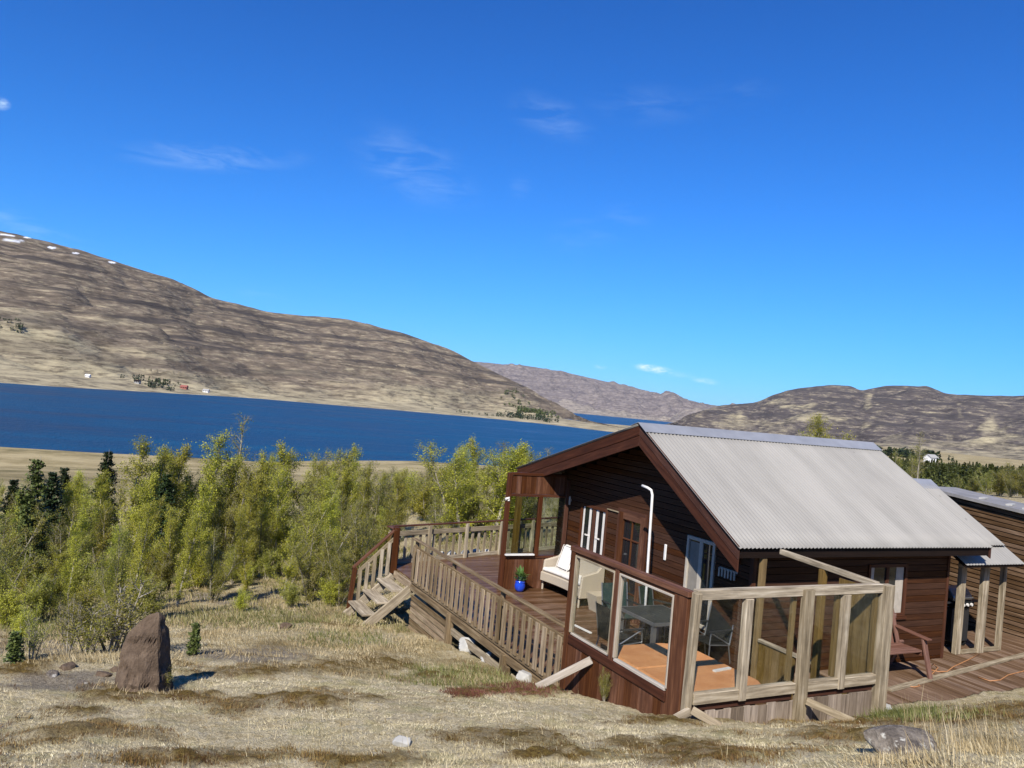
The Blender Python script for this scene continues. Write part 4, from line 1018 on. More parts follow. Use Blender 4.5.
for r0, z0, r1, z1 in ((.13, 0, .19, .34),):
    c0 = [(9.0 + i * r0, 13.15 + j * r0, z0) for i, j in ((-1, -1), (1, -1), (1, 1), (-1, 1))]; c1 = [(9.0 + i * r1, 13.15 + j * r1, z1) for i, j in ((-1, -1), (1, -1), (1, 1), (-1, 1))]
    c2 = [(9.0 + i * (r1 - .03), 13.15 + j * (r1 - .03), z1) for i, j in ((-1, -1), (1, -1), (1, 1), (-1, 1))]; c3 = [(9.0 + i * (r0 - .01), 13.15 + j * (r0 - .01), .22) for i, j in ((-1, -1), (1, -1), (1, 1), (-1, 1))]
    for i in range(4):
        j = (i + 1) % 4
        for q in ((c0[i], c0[j], c1[j], c1[i]), (c1[i], c1[j], c2[j], c2[i]), (c2[i], c2[j], c3[j], c3[i])): g.face(q, [(0, 0), (.3, 0), (.3, .3), (0, .3)], .5)
g.build('planter_shell', 'wicker', pt)
g = MB(); g.face([(9.0 + i * .135, 13.15 + j * .135, .25) for i, j in ((-1, -1), (1, -1), (1, 1), (-1, 1))], [(0, 0)] * 4, .2); g.build('soil', 'dark', pt)
# bench by the side wall
bn = thing('garden_bench', (11.9, 8.95, 0), 'red-brown wooden garden bench against the side wall of the cabin', 'bench')
g = MB()
for i in range(4): g.box(11.22, 12.55, 8.62 + i * .115, 8.72 + i * .115, .425, .455)
g.build('seat', 'redwood', bn, bevel=.005)
for i in range(9):
    x_ = 11.27 + i * .155; g = MB(); g.beam((x_, 9.06, .44), (x_, 9.24, 1.02 + .05 * math.sin(i / 8 * math.pi)), .09, .022, (0, 1, 0)); g.build('back_slat', 'redwood', bn, bevel=.004)
g = MB(); g.beam((11.2, 9.20, .88), (12.58, 9.20, .88), .03, .07); g.build('back_rail', 'redwood', bn)
for x_ in (11.18, 12.55):
    g = MB(); g.beam((x_, 8.62, .66), (x_, 8.44, .0), .045, .09, (1, 0, 0)); g.build('front_leg', 'redwood', bn, bevel=.006)
    g = MB(); g.beam((x_, 9.02, .50), (x_, 9.24, .0), .045, .09, (1, 0, 0)); g.build('rear_leg', 'redwood', bn, bevel=.006)
    g = MB(); g.beam((x_, 8.50, .66), (x_, 9.16, .72), .11, .03); g.build('armrest', 'redwood', bn, bevel=.006)
    g = MB(); g.box(x_ - .02, x_ + .02, 8.62, 9.05, .36, .424); g.build('seat_bearer', 'redwood', bn)
# gas grill under the porch
gr = thing('gas_grill', (15.2, 9.85, 0), 'black gas grill with steel lid standing under the porch roof', 'grill')
g = MB(); g.box(14.98, 15.50, 9.72, 10.10, .10, .78); g.build('cabinet', 'dark_metal', gr, bevel=.02)
g = MB(); g.box(14.95, 15.53, 9.66, 10.12, .80, .90); fpn = g.build('front_panel', 'black', gr, bevel=.01)
for i in range(4): g = MB(); g.lathe([(.001, 0), (.03, 0), (.03, .03), (.001, .03)], (0, 0, 0), 10); g.V = [(15.05 + i * .125 + x, 9.66 - z, .85 + y) for x, y, z in g.V]; g.build('knob', 'white', gr)
g = MB(); g.prism([(14.95, 9.70, .91), (14.95, 10.12, .91), (14.95, 10.12, 1.08), (14.95, 9.98, 1.16), (14.95, 9.82, 1.13), (14.95, 9.70, 1.0)], (.58, 0, 0)); ld = g.build('lid', 'grey_metal', gr, bevel=.02)
g = MB(); g.tube([(15.0, 9.66, .98), (15.48, 9.66, .98)], .014, 8); g.build('handle', 'grey_metal', ld)
g = MB(); g.box(14.66, 14.94, 9.72, 10.08, .87, .90); g.build('side_shelf', 'dark_metal', gr); g = MB(); g.box(15.54, 15.82, 9.72, 10.08, .87, .90); g.build('side_shelf', 'dark_metal', gr)
for x_ in (15.02, 15.46): g = MB(); g.lathe([(.001, -.02), (.06, -.02), (.06, .02), (.001, .02)], (0, 0, 0), 12); g.V = [(x_ + z, 9.8 + x, .062 + y) for x, y, z in g.V]; g.build('wheel', 'black', gr)
# extension cord
cp = [onz(*q, .012) for q in ((979, 654), (968, 660), (953, 667), (947, 671.5), (938, 671.5), (931, 670), (929, 667), (934, 664), (938, 668), (930, 676), (919, 680), (917, 683), (920, 686), (914, 687), (908, 686))]
g = MB(); g.tube(cp, .010, 6); tag(g.build('extension_cord', 'rubber', smooth=True), 'thin orange extension cord curling over the deck by the bench', 'cord')
cp = [onz(*q, .012) for q in ((1040, 667), (1024, 671), (1008, 675), (1000, 680), (990, 681), (978, 677))]
g = MB(); g.tube(cp, .009, 6); tag(g.build('extension_cord', 'rubber', smooth=True), 'thin orange cord on the deck boards near the slatted shed', 'cord')
# solid white bars standing in for reflections in the windbreak glass
for a_, b_, z_, lb in (((714, 671), (730, 668), .872, 'white bar standing in for a glass reflection, across the hot tub cover edge'), ((574.5, 625), (591, 633), .02, 'white bar standing in for a reflection in the first glass pane'),
                       ((745, 668), (760, 664.5), .02, 'longer white bar standing in for a reflection in the front glass'), ((753, 662), (760, 660.5), .02, 'short white bar standing in for a reflection in the front glass')):
    g = MB(); g.beam(tuple(onz(*a_, z_)), tuple(onz(*b_, z_)), .045, .02); tag(g.build('reflection_bar', 'white'), lb, 'reflection_bar', 'reflection bars')

# ------------------------------------------------------------------ slatted shed on the right
sh = thing('slatted_shed', (17.4, 9.7, 0), 'brown slatted shed with a flat grey roof at the right edge behind the porch', 'shed')
g = MB(); z_ = -.35
def shz(y): return 2.62 + (y - 9.9) * .085
while z_ < 3.0:
    zz = lambda y: z_ + (y - 9.0) * .085 * max(0, z_ / 2.7)
    if zz(9.9) < shz(9.9) - .02: g.beam((17.40, 7.6, zz(7.6)), (17.40, 12.1, zz(12.1)), .03, .074)
    z_ += .092
g.V = [v for v in g.V]; g.build('slat_wall', 'slat', sh)
g = MB(); g.prism([(17.43, 7.62, -.4), (17.43, 12.1, -.4), (17.43, 12.1, shz(12.1)), (17.43, 7.62, shz(7.62))], (.05, 0, 0)); g.prism([(18.4, 7.62, -.4), (18.4, 12.1, -.4), (18.4, 12.1, 2.6), (18.4, 7.62, 2.3)], (.05, 0, 0)); g.box(17.5, 18.39, 7.62, 7.67, -.4, 2.3); g.box(17.5, 18.39, 12.05, 12.1, -.4, 2.6); g.build('inner_wall', 'dark', sh)
g = MB(); p = [(17.26, 7.4, shz(7.4) + .03), (17.26, 12.25, shz(12.25) + .03), (18.6, 12.25, shz(12.25) + .03), (18.6, 7.4, shz(7.4) + .03)]; g.prism(p, (0, 0, .065)); g.build('flat_roof', 'roofgrey', sh)
for y_ in (9.95, 10.3, 10.9):
    g = MB(); g.beam((17.5, y_, shz(y_) + .112), (17.9, y_ + .15, shz(y_) + .118), .12, .03); g.build('roof_batten', 'stone_white', sh)
g = MB(); g.box(17.36, 17.384, 9.62, 9.74, 1.62, 1.72); g.build('wall_lamp', 'white', sh)

# ------------------------------------------------------------------ rocks
def rock(name, c, size, rot, mat, seed, label, cat='boulder', sharp=0.0, n=40):
    u = np.linspace(0, 2 * math.pi, n, endpoint=False); v = np.linspace(.02, math.pi - .02, n // 2)
    Vv, U = np.meshgrid(v, u, indexing='ij')
    d = np.stack([np.sin(Vv) * np.cos(U), np.sin(Vv) * np.sin(U), np.cos(Vv)], -1)
    rs_ = np.random.RandomState(seed); rad = np.ones(U.shape) * 2.0
    for i in range(16):
        q = rs_.normal(size=3); q /= np.linalg.norm(q); off = rs_.uniform(.62, .95); dd = d @ q
        rad = np.minimum(rad, np.where(dd > .05, off / np.maximum(dd, .05), 9))
    rad = np.minimum(rad, 1.25)
    rad = rad * (1 + .05 * fbm(U * 3 + seed, Vv * 4, 4, seed) * np.sin(Vv)) 
    P = d * rad[..., None] * np.array(size)
    if sharp: P[..., 0] *= (1 - sharp * np.clip(P[..., 2] / size[2] * .5 + .5, 0, 1)); P[..., 1] *= (1 - sharp * .7 * np.clip(P[..., 2] / size[2] * .5 + .5, 0, 1))
    c_, s_ = math.cos(rot), math.sin(rot); Rz = np.array([[c_, -s_, 0], [s_, c_, 0], [0, 0, 1]])
    P = P.reshape(-1, 3) @ Rz.T
    nr = len(v); i = np.arange(nr - 1)[:, None] * n + np.arange(n)[None, :]; j = np.arange(nr - 1)[:, None] * n + (np.arange(n)[None, :] + 1) % n
    F = np.stack([i, i + n, j + n, j], -1).reshape(-1, 4)
    o = np_mesh(name, P, F, mat, smooth=True); o.location = c
    es = o.modifiers.new('crease', 'EDGE_SPLIT'); es.split_angle = math.radians(32)
    return tag(o, label, cat)
def rock_at(px, py, **k):
    P = ghit(px, py); return P
# standing stone: a leaning wedge traced at its distance and given its own depth
P0 = ghit(146, 689)
def standing_stone(c):
    import bmesh
    pts = [(-.28, -.20, -.15), (-.28, .20, -.15), (.27, -.2, -.15), (.27, .2, -.15), (-.315, -.12, .36), (-.29, .15, .38), (-.255, -.08, .60), (-.135, -.10, .72), (-.11, .10, .70), (-.01, -.05, .86), (.02, .06, .87),
           (.09, -.04, .88), (.115, .02, .83), (.15, -.14, .60), (.16, .12, .58), (.235, -.17, .28), (.265, .10, .10), (.08, -.31, .06), (-.14, -.31, .10), (-.02, -.235, .46), (-.30, -.05, .1)]
    dirx = R[:, 0].copy(); dirx[2] = 0; dirx /= np.linalg.norm(dirx); diry = np.array([-dirx[1], dirx[0], 0])
    bm = bmesh.new()
    for p in pts: bm.verts.new(tuple(dirx * p[0] * .80 + diry * p[1] + np.array([0, 0, p[2] * .90])))
    bmesh.ops.convex_hull(bm, input=bm.verts)
    bmesh.ops.subdivide_edges(bm, edges=bm.edges, cuts=9, use_grid_fill=True)
    bm.normal_update()
    for v in bm.verts:
        x_, y_, z_ = (np.array([q_]) for q_ in v.co)
        f2 = lambda k, sd: float((fbm(x_ * k, z_ * k, 4, sd, .6) + fbm(y_ * k + 7, z_ * k + 3, 4, sd + 2, .6) + fbm(x_ * k - 5, y_ * k + 9, 4, sd + 4, .6))[0]) / 1.7
        crack = abs(f2(2.6, 15)); d_ = .05 * f2(3.5, 12) - .03 * max(0, 1 - crack / .07) + .012 * f2(16, 19)
        v.co += v.normal * d_
    me = bpy.data.meshes.new('standing_stone'); bm.to_mesh(me); bm.free(); me.materials.append(MT['brownrock'])
    o = bpy.data.objects.new('standing_stone', me); COL.objects.link(o); o.location = c
    return tag(o, 'tall brown pointed stone standing upright on the mossy slope', 'standing stone')
standing_stone((P0[0], P0[1], hgt(P0[0], P0[1]) - .02))
P1 = ghit(906, 752); rock('boulder', (P1[0], P1[1], P1[2] + .0), (.29, .20, .125), -.35, 'greyrock', 14, 'low grey lichen-spotted boulder half sunk in grass at the lower right')
P1 = ghit(402, 745); rock('stone', (P1[0], P1[1], P1[2] + .02), (.075, .05, .045), .4, 'stone_white', 9, 'small pale stone lying alone on the open moss', 'stone')
for k, (px, py, sz, mt, lb) in enumerate(((104, 676, .07, 'brownrock', 'dark brown rock on the gravel left of the standing stone'), (68, 668, .08, 'brownrock', 'rock at the edge of the gravel below the bare shrub'),
        (84, 684, .05, 'greyrock', 'small grey rock in dry grass left of the standing stone'), (284, 628, .10, 'brownrock', 'lone dark rock in the dry grass between stone and stairs'),
        (52, 676, .06, 'greyrock', 'grey rock at the far left of the gravel patch'), (116, 672, .06, 'brownrock', 'little brown rock touching the foot of the standing stone'))):
    P = ghit(px, py); rock('rock', (P[0], P[1], P[2] + sz * .1), (sz * 1.3, sz, sz * .7), k * 1.1, mt, 20 + k, lb, 'rock')
for k, (x, y, sz, lb) in enumerate(((5.88, 10.35, .16, 'white stone under the right end of the deck railing'), (6.06, 12.8, .20, 'large pale stone leaning under the deck by the foundation post'), (6.12, 12.1, .15, 'pale stone lying deep under the deck'),
        (9.42, 6.98, .14, 'pale stone at the foot of the right windbreak post'))):
    rock('foundation_stone', (x, y, hgt(5.85, y) + sz * .25 if x < 7 else hgt(x, 6.8) + .05), (sz, sz * .8, sz * .8), k * 1.7, 'stone_white', 40 + k, lb, 'stone')
for k in range(7):
    x = 6.9 + k * .36; y = far_y(x) + .22 + .06 * math.sin(k * 3)
    rock('bank_stone', (x, y, -.02), (.15, .13, .14), k * 1.3, 'stone_white', 60 + k, ['pale stone behind the far railing, leftmost of its row', 'second pale stone from the left behind the far railing', 'third pale stone from the left behind the far railing', 'middle pale stone of the row behind the far railing',
        'third pale stone from the right behind the far railing', 'second pale stone from the right behind the far railing', 'pale stone behind the far railing, rightmost of its row'][k], 'stone').__setitem__('group', 'stones behind the far railing')

# ------------------------------------------------------------------ trees
def frames(d):
    a = np.where(np.abs(d[:, 2:3]) > .9, np.array([[1., 0, 0]]), np.array([[0, 0, 1.]])); s1 = np.cross(d, a); s1 /= np.linalg.norm(s1, axis=1)[:, None] + 1e-9
    return s1, np.cross(s1, d)
class Tree:
    def __init__(s, seed): s.rs = np.random.RandomState(seed); s.w = MB(); s.lp = []; s.ld = []
    def stem(s, base, d, L, r0, r1, n=9, bend=.06, up=.0, sides=6):
        pts = [np.array(base, float)]; d = np.array(d, float); d /= np.linalg.norm(d)
        for i in range(n):
            d = d + s.rs.normal(size=3) * bend + np.array([0, 0, up]); d /= np.linalg.norm(d); pts.append(pts[-1] + d * L / n)
        s.w.tube(pts, list(np.linspace(r0, r1, n + 1)), sides, cap=False); return pts
def birch(seed, Ht=5.0, spread=1.0, leaves=4200, stems=1, dens=1.0, leaf=(.026, .048), low=.05, ascend=.75):
    t = Tree(seed); rs_ = t.rs; twigs = []
    for k in range(stems):
        lean = rs_.normal(size=2) * (.05 if stems == 1 else .22); h = Ht * (1 if k == 0 else rs_.uniform(.62, .95))
        tr = t.stem((rs_.normal() * .05 * (stems > 1), rs_.normal() * .05 * (stems > 1), -.15), (lean[0], lean[1], 1), h + .15, .022 * h * .55 + .012, .004, 12, .035, .03, 7)
        nb = int(46 * dens / (1 + .25 * (stems - 1)))
        for i in range(nb):
            f = low + (1 - low - .03) * (i + rs_.uniform()) / nb; p = f * (len(tr) - 1); a = int(p); P = tr[a] + (tr[min(a + 1, len(tr) - 1)] - tr[a]) * (p - a)
            th = rs_.uniform(0, 6.283); L = spread * (.28 + 1.0 * math.sin(math.pi * min(1, f * .86 + .10)) ** .8 * (1 - .35 * f)) * rs_.uniform(.45, 1.15) * Ht / 5 * (.75 if f < .15 else 1)
            d = np.array([math.cos(th), math.sin(th), ascend + rs_.uniform(-.2, .5)])
            br = t.stem(P, d, L, .006 + .009 * L, .002, 5, .10, .10, 4)
            twigs.append((br, f))
            for j in range(4):
                q = br[rs_.randint(1, 5)]; d2 = d + rs_.normal(size=3) * .55; tw = t.stem(q, d2, L * rs_.uniform(.3, .6), .004, .0015, 3, .12, .08, 3); twigs.append((tw, f))
        twigs.append((tr[-4:], 1.0))
    if leaves:
        segs = [(tw[i], tw[i + 1]) for tw, f in twigs for i in range(len(tw) - 1)]
        ln = np.array([np.linalg.norm(b_ - a_) for a_, b_ in segs]); pick = rs_.choice(len(segs), leaves, p=ln / ln.sum())
        A = np.array([q[0] for q in segs])[pick]; B = np.array([q[1] for q in segs])[pick]
        C = A + (B - A) * rs_.uniform(0, 1, (leaves, 1)) + rs_.normal(size=(leaves, 3)) * .075
        return t, C, rs_.uniform(leaf[0], leaf[1], leaves)
    return t, np.zeros((0, 3)), np.zeros(0)
def leaf_mesh(name, C, sz, mat, rs_, parent, elong=1.3, upw=.3):
    n = len(C); d = rs_.normal(size=(n, 3)) + np.array([0, 0, upw]); d /= np.linalg.norm(d, axis=1)[:, None]; s1, s2 = frames(d)
    s1 = s1 * (sz * .5)[:, None]; dd = d * (sz * elong * .5)[:, None]
    V = np.stack([C - dd, C + s1, C + dd, C - s1], 1).reshape(-1, 3); F = np.arange(4 * n).reshape(-1, 4)
    clump = .5 + .5 * fbm(C[:, 0] * 1.7 + C[:, 2], C[:, 1] * 1.7 - C[:, 2] * .6, 3, 17)
    return np_mesh(name, V, F, mat, rnd=np.clip(clump * .6 + rs_.uniform(-.25, .45, n), 0, 1), parent=parent)
def spruce(seed, Ht=5., base_r=1.1, mat='needle', layers=26, per=9, open_=1.0):
    t = Tree(seed); rs_ = t.rs; t.stem((0, 0, -.15), (0, 0, 1), Ht + .15, .06, .006, 10, .012, .02, 7); C = []; S_ = []
    for i in range(layers):
        f = .06 + .93 * i / layers; z = Ht * f; r = base_r * (1 - f) ** .8 * rs_.uniform(.75, 1.12)
        for j in range(per):
            th = rs_.uniform(0, 6.283); L = r * rs_.uniform(.6, 1.1); d = np.array([math.cos(th), math.sin(th), rs_.uniform(-.15, .55)])
            br = t.stem((0, 0, z), d, L + .05, .012, .003, 4, .05, .04, 3); m_ = int(14 + 46 * L * open_)
            k = rs_.uniform(.15, 1, m_); C.append(np.array(br[0]) + (np.array(br[-1]) - np.array(br[0])) * k[:, None] + rs_.normal(size=(m_, 3)) * np.array([.05, .05, .035])); S_.append(rs_.uniform(.05, .10, m_))
    return t, np.concatenate(C), np.concatenate(S_)
PROTO = {}
def proto_tree(key, name, made, leafmat, elong=1.3, upw=.3, crown='crown'):
    t, C, sz = made; root = bpy.data.objects.new(name, None); root['_o'] = [0., 0., 0.]
    tr = t.w.build('trunk', 'bark', None, smooth=True); tr.parent = root; ch = [tr]
    if len(C): ch.append(leaf_mesh(crown, C, sz, leafmat, t.rs, root, elong, upw))
    PROTO[key] = (root, ch, float(max(v[2] for v in t.w.V)))
    for c in ch: COL.objects.unlink(c)
proto_tree('b1', 'birch_tree', birch(1, 5, .95, 12500, ascend=1.15), 'leaf')
proto_tree('b2', 'birch_tree', birch(2, 5, .80, 9500, ascend=1.35), 'leaf')
proto_tree('b3', 'birch_tree', birch(3, 5, 1.05, 14500, stems=2, ascend=1.1), 'leaf')
proto_tree('b4', 'birch_tree', birch(4, 5, 1.05, 13000, stems=4, ascend=1.1), 'leaf2')
proto_tree('b5', 'birch_tree', birch(8, 5, 1.1, 15500, stems=4, low=.02, ascend=1.0), 'leaf2')
proto_tree('sp', 'birch_tree', birch(5, 5, .9, 1800, dens=.9, leaf=(.03, .05)), 'leaf2')
proto_tree('w1', 'willow_shrub', birch(6, 2.2, 1.6, 9000, stems=6, dens=.6, low=.15), 'leaf2')
proto_tree('w2', 'willow_shrub', birch(9, 2.0, 1.7, 8000, stems=7, dens=.55, low=.12), 'leaf')
proto_tree('tw', 'bare_shrub', birch(12, 1.1, 1.5, 2600, stems=6, dens=.6, leaf=(.015, .03), low=.3, ascend=.7), 'leaf2')
proto_tree('s1', 'spruce_tree', spruce(21, 5, 1.15), 'needle', 1.9, 0)
proto_tree('s2', 'spruce_tree', spruce(22, 5, .95, open_=1.2), 'needle', 1.9, 0)
proto_tree('l1', 'larch_tree', spruce(23, 5, 1.05, open_=.8), 'needle2', 1.6, 0)
proto_tree('s0', 'small_spruce', spruce(24, .8, .22, layers=12, per=6, open_=1.6), 'needle2', 1.0, 0)
TN = {'birch_tree': 'tree', 'willow_shrub': 'shrub', 'bare_shrub': 'shrub', 'spruce_tree': 'tree', 'larch_tree': 'tree', 'small_spruce': 'small tree'}
def plant(key, x, y, h, label, group=None, wide=1.0, sink=0.0):
    root, ch, ph = PROTO[key]
    r = root.copy(); COL.objects.link(r); k = h / ph; z = hgt(x, y) - sink
    r.location = (x, y, z); r.rotation_euler = (0, 0, random.uniform(0, 6.28)); r.scale = (k * wide, k * wide, k)
    if '_o' in r: del r['_o']
    for c in ch:
        q = c.copy(); COL.objects.link(q); q.parent = r
        if '_o' in q: del q['_o']
    return tag(r, label, TN[root.name.split('.')[0]], group)
def plant_px(key, px, d, top_py, label, group=None, wide=1.0, lean_px=0):
    # base azimuth from the foot, height from the tree top as read in the photograph
    P = at(px, 500, d); x, y = P[0], P[1]
    # the world is tilted in the picture, so follow the vertical from the foot
    z0 = hgt(x, y); lo, hi = .3, 16.
    for _ in range(30):
        m_ = (lo + hi) / 2
        if proj((x, y, z0 + m_))[1] > top_py: lo = m_
        else: hi = m_
    return plant(key, x, y, lo, label, group, wide)
KIND = {'b1': 'leafy yellow-green birch', 'b2': 'slender yellow-green birch', 'b3': 'twin-stemmed yellow-green birch', 'b4': 'many-stemmed olive birch', 'b5': 'bushy olive birch', 'sp': 'nearly leafless thin birch',
        's1': 'broad dark spruce', 's2': 'narrow dark spruce', 'l1': 'green larch', 'w1': 'olive willow bush', 'w2': 'bright green willow bush'}
ORD = ['first', 'second', 'third', 'fourth', 'fifth', 'sixth', 'seventh', 'eighth', 'ninth', 'tenth', 'eleventh', 'twelfth', 'thirteenth', 'fourteenth', 'fifteenth', 'sixteenth', 'seventeenth', 'eighteenth']
rows = {
 'foremost row by the grass': [('b5', 2, 18.6, 520, 1.3), ('b3', 62, 18.8, 540, 1.2), ('b1', 122, 19.4, 520, 1.2), ('b2', 188, 19.8, 512, 1.2), ('b5', 222, 20.4, 530, 1.2), ('b1', 258, 20.2, 508, 1.2), ('b3', 292, 20.6, 516, 1.25), ('b5', 318, 20.0, 512, 1.3), ('b1', 336, 21.0, 496, 1.25), ('b4', 362, 21.4, 500, 1.3), ('b5', 349, 19.2, 532, 1.3), ('b3', 384, 23, 496, 1.2)],
 'front row of the left grove': [('l1', 33, 22.5, 456, 1.15), ('b4', 70, 22, 505, 1.1), ('b5', 5, 21.5, 500, 1.2), ('b2', 98, 23, 490, 1.1), ('b1', 130, 24, 470, 1.15), ('b3', 176, 23, 500, 1.1), ('b2', 205, 23.5, 478, 1.1), ('b1', 238, 24.5, 470, 1.15),
   ('b5', 262, 24.5, 500, 1.2), ('b3', 285, 25, 468, 1.15), ('b1', 318, 26, 470, 1.1), ('b4', 345, 25, 495, 1.2), ('b5', 372, 26.5, 498, 1.15), ('b4', 398, 28, 505, 1.1)],
 'middle row of the left grove': [('b4', -18, 27, 485, 1.2), ('s1', 50, 27, 470, 1.2), ('b5', 18, 28, 488, 1.1), ('b1', 75, 28, 474, 1.1), ('b2', 128, 28, 434, 1.2), ('b1', 155, 29, 440, 1.2), ('s1', 165, 27.5, 472, 1.15), ('b2', 202, 29, 430, 1.25), ('b3', 180, 30, 452, 1.1),
   ('b5', 232, 30, 458, 1.2), ('b3', 262, 30, 452, 1.2), ('b1', 292, 31, 440, 1.3), ('b5', 322, 31, 452, 1.2), ('b2', 345, 32, 449, 1.2), ('b4', 372, 32, 460, 1.3), ('b3', 400, 33, 470, 1.2)],
 'back row of the left grove': [('s1', 62, 33, 466, 1.1), ('s1', 158, 33, 462, 1.2), ('s2', 186, 33.5, 474, 1.2), ('s1', 12, 33, 478, 1.2), ('s2', 246, 34, 470, 1.2), ('b5', -20, 38, 480, 1.3), ('b4', 22, 40, 478, 1.2), ('s2', 104, 34, 449, 1.2), ('s2', 78, 36, 482, 1.1), ('b5', 115, 38, 468, 1.1), ('b1', 172, 37, 448, 1.1), ('sp', 234, 36, 412, 1.2), ('b4', 215, 40, 462, 1.2), ('b5', 255, 38, 455, 1.2), ('b3', 305, 38, 446, 1.2),
   ('b4', 335, 40, 455, 1.2), ('b5', 362, 42, 458, 1.3), ('b4', 388, 44, 465, 1.4), ('w1', 415, 45, 476, 1.3), ('b2', 352, 38, 443, 1.0)],
 'thicket beyond the far railing': [('b3', 468, 32, 444, 1.0), ('b1', 484, 33, 437, 1.15), ('b4', 500, 34, 440, 1.1), ('sp', 518, 31, 440, 1.3), ('b1', 528, 35, 450, 1.1), ('b5', 452, 36, 470, 1.1), ('b4', 512, 38, 452, 1.2), ('sp', 545, 36, 446, 1.2), ('b5', 560, 34, 480, 1.2), ('b4', 535, 31, 490, 1.2), ('b3', 466, 27, 446, 1.7), ('b1', 496, 27.5, 440, 1.8), ('b3', 524, 28, 452, 1.5), ('b5', 478, 28.5, 478, 1.3), ('b3', 456, 29, 462, 1.35), ('b1', 472, 30, 448, 1.3), ('b3', 492, 29.5, 446, 1.4), ('b1', 508, 30, 444, 1.35), ('b5', 518, 28, 462, 1.3), ('b4', 440, 31, 480, 1.2)],
}
_r = random.Random(4)
for rn in list(rows)[1:4]:
    base = sorted(rows[rn], key=lambda q: q[1]); ex = []
    for q0, q1 in zip(base[:-1], base[1:]):
        if q1[1] - q0[1] > 14:
            ex.append((_r.choice(['b1', 'b2', 'b3', 'b5', 'b2']), (q0[1] + q1[1]) / 2 + _r.uniform(-3, 3), (q0[2] + q1[2]) / 2 + _r.uniform(-.6, 1.5), (q0[3] + q1[3]) / 2 + _r.uniform(0, 22), _r.uniform(.9, 1.15)))
    rows[rn] = base + ex
ORD += ['nineteenth', 'twentieth', 'twenty-first', 'twenty-second', 'twenty-third', 'twenty-fourth', 'twenty-fifth', 'twenty-sixth', 'twenty-seventh', 'twenty-eighth', 'twenty-ninth', 'thirtieth', 'thirty-first', 'thirty-second']
for rn, lst in rows.items():
    for i, (k, px, d, ty, wd) in enumerate(sorted(lst, key=lambda q: q[1])):
        plant_px(k, px, d, ty, '%s, %s from the left in the %s' % (KIND[k], ORD[i], rn), 'trees in the ' + rn, wd)
sh_l = [('w1', -15, 20, 560), ('w2', 38, 21, 556), ('w1', 84, 21.3, 552), ('w2', 128, 22, 553), ('w1', 170, 22.6, 548), ('w2', 206, 23, 548), ('w1', 240, 23.4, 545), ('w1', 274, 24, 545), ('w2', 312, 24.4, 540), ('w1', 366, 24.5, 530), ('w1', 20, 20.2, 585), ('w2', 58, 20.5, 575), ('w1', 110, 21, 570), ('w2', 150, 21.5, 572), ('w1', 190, 22, 570), ('w2', 224, 22.5, 560), ('w2', 256, 23, 562), ('w1', 300, 23.5, 555), ('w2', 330, 22, 560), ('w1', 356, 23, 545), ('w2', 384, 24, 540), ('w1', 340, 24, 535)]
for i, (k, px, d, ty) in enumerate(sorted(sh_l, key=lambda q: q[1])):
    plant_px(k, px, d, ty, '%s at the foot of the grove, %s from the left' % (KIND[k], ORD[i]), 'bushes at the foot of the grove', 1.05)
for i, (k, px, d, ty) in enumerate([('w1', 398, 36, 492), ('w2', 425, 40, 478), ('w1', 440, 48, 470), ('w2', 408, 55, 470), ('w1', 428, 62, 466), ('w2', 445, 60, 462), ('w1', 395, 66, 468)]):
    plant_px(k, px, d, ty, '%s along the track below the deck, %s from the front' % (KIND[k], ORD[i]), 'bushes along the track', 1.3)
P = ghit(110, 652); plant('tw', P[0], P[1], .95, 'sparse dark-stemmed shrub behind the standing stone', wide=1.3)
P = ghit(86, 655); plant('tw', P[0], P[1], .62, 'smaller sparse shrub left of the dark-stemmed shrub', wide=1.2)
for px, py, h_, lb in ((33, 660, .55, 'thin sapling with few leaves on the left mound edge'), (70, 655, .8, 'thin twiggy sapling between the shrubs on the mound edge')):
    P = ghit(px, py); plant('tw', P[0], P[1], h_, lb, wide=.7)
P = ghit(13, 664); plant('s0', P[0], P[1], .34, 'tiny dark spruce at the left edge of the mound')
P = ghit(193, 655, 10); plant('s0', P[0], P[1], .42, 'tiny spruce in dry grass right of the standing stone', wide=.7)
P = ghit(158, 692); plant('tw', P[0], P[1], .26, 'little green shrub growing against the foot of the standing stone', wide=1.5)
plant('w1', 5.86, 8.25, .42, 'small leafy weed growing up the windbreak skirt', wide=.55)
for i, (k, px, py, h_, lb) in enumerate((('w2', 8, 628, .8, 'low green bush at the left edge below the grove'), ('w1', 40, 622, 1.0, 'olive bush on the slope left of the bare shrub'), ('b2', 66, 618, 2.0, 'thin young birch on the slope left of the standing stone'),
        ('w2', 84, 630, .8, 'green bush just behind the bare shrubs'), ('b2', 128, 622, 2.4, 'slim young birch rising right behind the standing stone'), ('w1', 148, 620, .9, 'low olive bush behind the tip of the standing stone'), ('w2', 22, 640, .55, 'small green bush on the track at far left'),
        ('w2', 330, 606, .7, 'low green bush nearest to the foot of the stairs'), ('w1', 292, 608, .6, 'low olive bush in dry grass left of the stairs'), ('b4', 112, 615, 1.9, 'olive young birch behind the bare shrub'), ('w2', 240, 612, .5, 'low green bush at the edge of the dry grass'))):
    P = ghit(px, py, 9); plant(k, P[0], P[1], h_, lb, None, 1.25 if k[0] == 'w' else .9)
